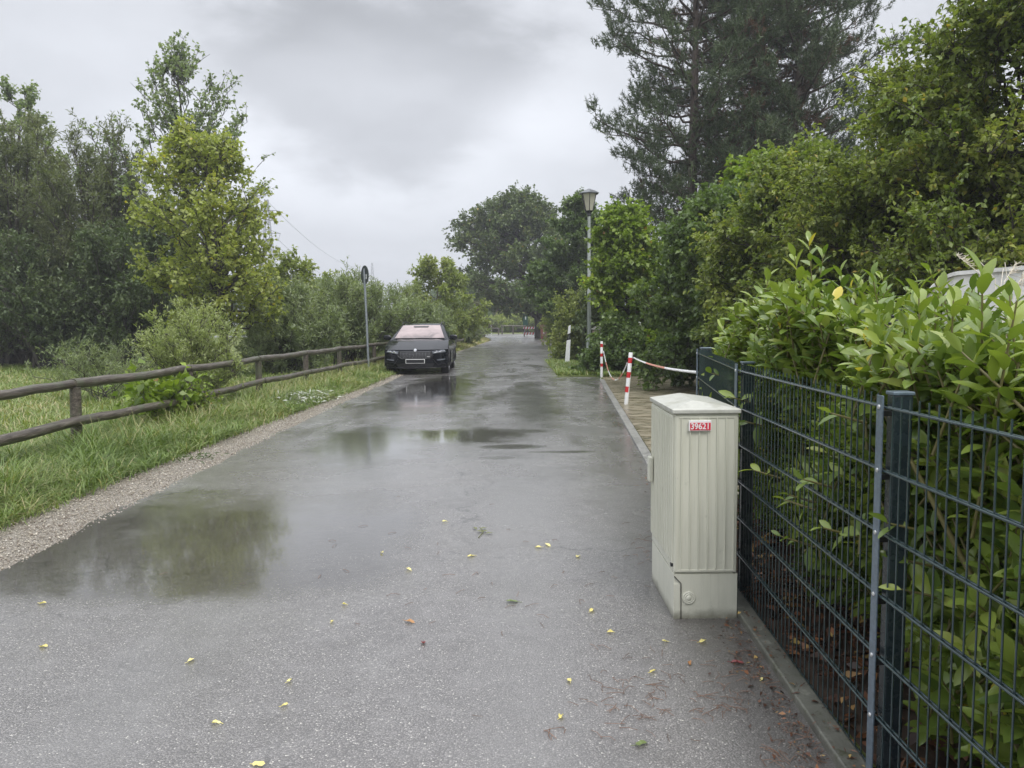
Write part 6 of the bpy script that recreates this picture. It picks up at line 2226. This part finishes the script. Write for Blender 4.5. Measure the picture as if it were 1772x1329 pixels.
        r_ = [[(s_ * x, z) for x, z in row] for row in rows(.62, .82, .405, .60, .84, .44, 6, 2, dz=lambda u, v_: 0.02 * u)]
        patch('fog_light', r_, M['lamp'], 0.014)
        m = MB()
        ps = [(s_ * .50, .45), (s_ * .56, .36), (s_ * .64, .29), (s_ * .84, .30)]
        m.tube([(x * (sx(0.4, z) / HW), yf(x, z) - 0.008, z) for x, z in ps], 0.014, 6)
        m.build('bumper_blade', M['black'], car, True)
    patch('lower_intake', rows(-.50, .50, .235, -.54, .54, .335, 14, 3), M['black'], 0.010)
    m = MB()
    ps = [(-.86, .215), (-.5, .205), (0, .2), (.5, .205), (.86, .215)]
    m.tube([(x * .97, yf(x, .2) - 0.02, z) for x, z in ps], 0.018, 6)
    m.build('front_lip', M['black'], car, True)
    m = MB()
    Y_ = yf(0, .4) - 0.03
    m.box((-.27, Y_, .335), (.27, Y_ + .012, .455))
    pl_ = m.build('number_plate', M['whitepaint'], car, bevel=0.004)
    m = MB(); m.box((-.255, Y_ - .004, .348), (.255, Y_ - .0005, .442)); m.build('plate_blank', M['plateblack'], pl_)
    m = MB()
    m.lathe([(0.045, 0), (0.045, 0.006), (0.038, 0.010), (0.036, 0.006), (0.0, 0.010)], 24, M=Matrix.Translation((0, yf(0, .70) - .004, .705)) @ Matrix.Rotation(R(75), 4, 'X'))
    m.build('badge', M['chrome'], car, True)
    m = MB()
    m.box((.33, yf(.35, .53) - .045, .515), (.42, yf(.35, .53) - .040, .535)); m.build('grille_emblem', M['chrome'], car)
    # wipers
    m = MB()
    m.tube([(.55, 1.25, .995), (0.1, 1.33, 1.03), (-.25, 1.33, 1.035)], 0.008, 5)
    m.tube([(-.05, 1.25, .995), (-.5, 1.35, 1.02), (-.68, 1.40, 1.03)], 0.008, 5)
    m.build('wiper', M['black'], car, True)
    m = MB()
    m.grid([[(x, 1.24 + .06 * (abs(x) / .8) ** 2 + dy_, .975 + dz_) for x in [-.78 + .156 * k for k in range(11)]] for dy_, dz_ in ((0, .015), (.1, .04))])
    m.build('cowl', M['black'], car)
    return car


cfx = (720 - W / 2) / F * 21.9
build_car((cfx, 21.75, 0.0), R(1.0), 'black estate car with pinkish windscreen parked facing the viewer on the left', M['car'], M['windshield'], 'cars')
build_car((4.55, 24.6, 0.0), R(-20), 'light silver-blue car half hidden behind the garden shrubs', M['silverpaint'], M['carglass'], 'cars')

# cut leafy branch lying on the verge (silvery upturned leaves)
n = 420
r = np.random.default_rng(91)
c0 = G(520, 700)
P = np.stack([c0[0] + r.normal(-0.15, .38, n), c0[1] + r.normal(0, .55, n), 0.10 + 0.12 * r.random(n)], 1) - np.array([c0[0], c0[1], 0])
D = norm(np.stack([r.normal(0, 1, n), r.normal(0, 1, n), r.normal(0, .3, n)], 1))
v, f = leaf_mesh(P, D, norm(r.normal(0, .6, (n, 3)) + np.array([0, 0, 1])), 0.08 + 0.04 * r.random(n), 0.02 + 0.012 * r.random(n))
fb = empty('fallen_branch', (c0[0], c0[1], 0), 'fallen willow branch with whitish upturned leaves on the verge edge', 'branch')
mesh_np('leaves', v, f, leafmat('upturned_leaves', [(0, (0.16, 0.2, 0.1)), (0.5, (0.42, 0.44, 0.38)), (1, (0.62, 0.62, 0.58))], 0.5, 0.2), fb, False, r.random(n))
m = MB()
for k in range(6):
    m.tube([(0.3 * math.cos(k), -.6 + .05 * k, .06), (.05 * math.sin(k * 2), 0, .12), (-.5 * math.sin(k), .6, .08)], 0.006, 5)
m.build('twigs', M['bark'], fb)
# small clump of dead twigs on the gravel
c0 = G(338, 797)
n = 60
P = np.stack([r.normal(0, .13, n), r.normal(0, .12, n), 0.02 + 0.03 * r.random(n)], 1)
D = norm(np.stack([r.normal(0, 1, n), r.normal(0, 1, n), r.normal(0, .3, n)], 1))
v, f = leaf_mesh(P, D, norm(r.normal(0, .6, (n, 3)) + np.array([0, 0, 1])), 0.05 + 0.04 * r.random(n), 0.012 + 0.012 * r.random(n))
o = mesh_np('leaf_clump', v, f, M['willow_dark'], None, False, r.random(n))
o.location = (c0[0], c0[1], 0.008)
tag(o, 'small dark clump of wilted leaves on the gravel strip', 'leaves', None, 'stuff')

# ------------------------------------------------------------------ haze
hm = bpy.data.materials.new('haze_air')
hm.use_nodes = True
ht = hm.node_tree
ht.nodes.clear()
ho = N(ht, 'ShaderNodeOutputMaterial')
pv = N(ht, 'ShaderNodeVolumePrincipled')
pv.inputs['Color'].default_value = (0.93, 0.95, 1.0, 1)
pv.inputs['Density'].default_value = 0.0014
pv.inputs['Anisotropy'].default_value = 0.2
ht.links.new(pv.outputs[0], ho.inputs['Volume'])
m = MB()
m.box((-1000, -100, -1.0), (1000, 1300, 48))
o = m.build('haze', hm)
o['kind'] = 'stuff'
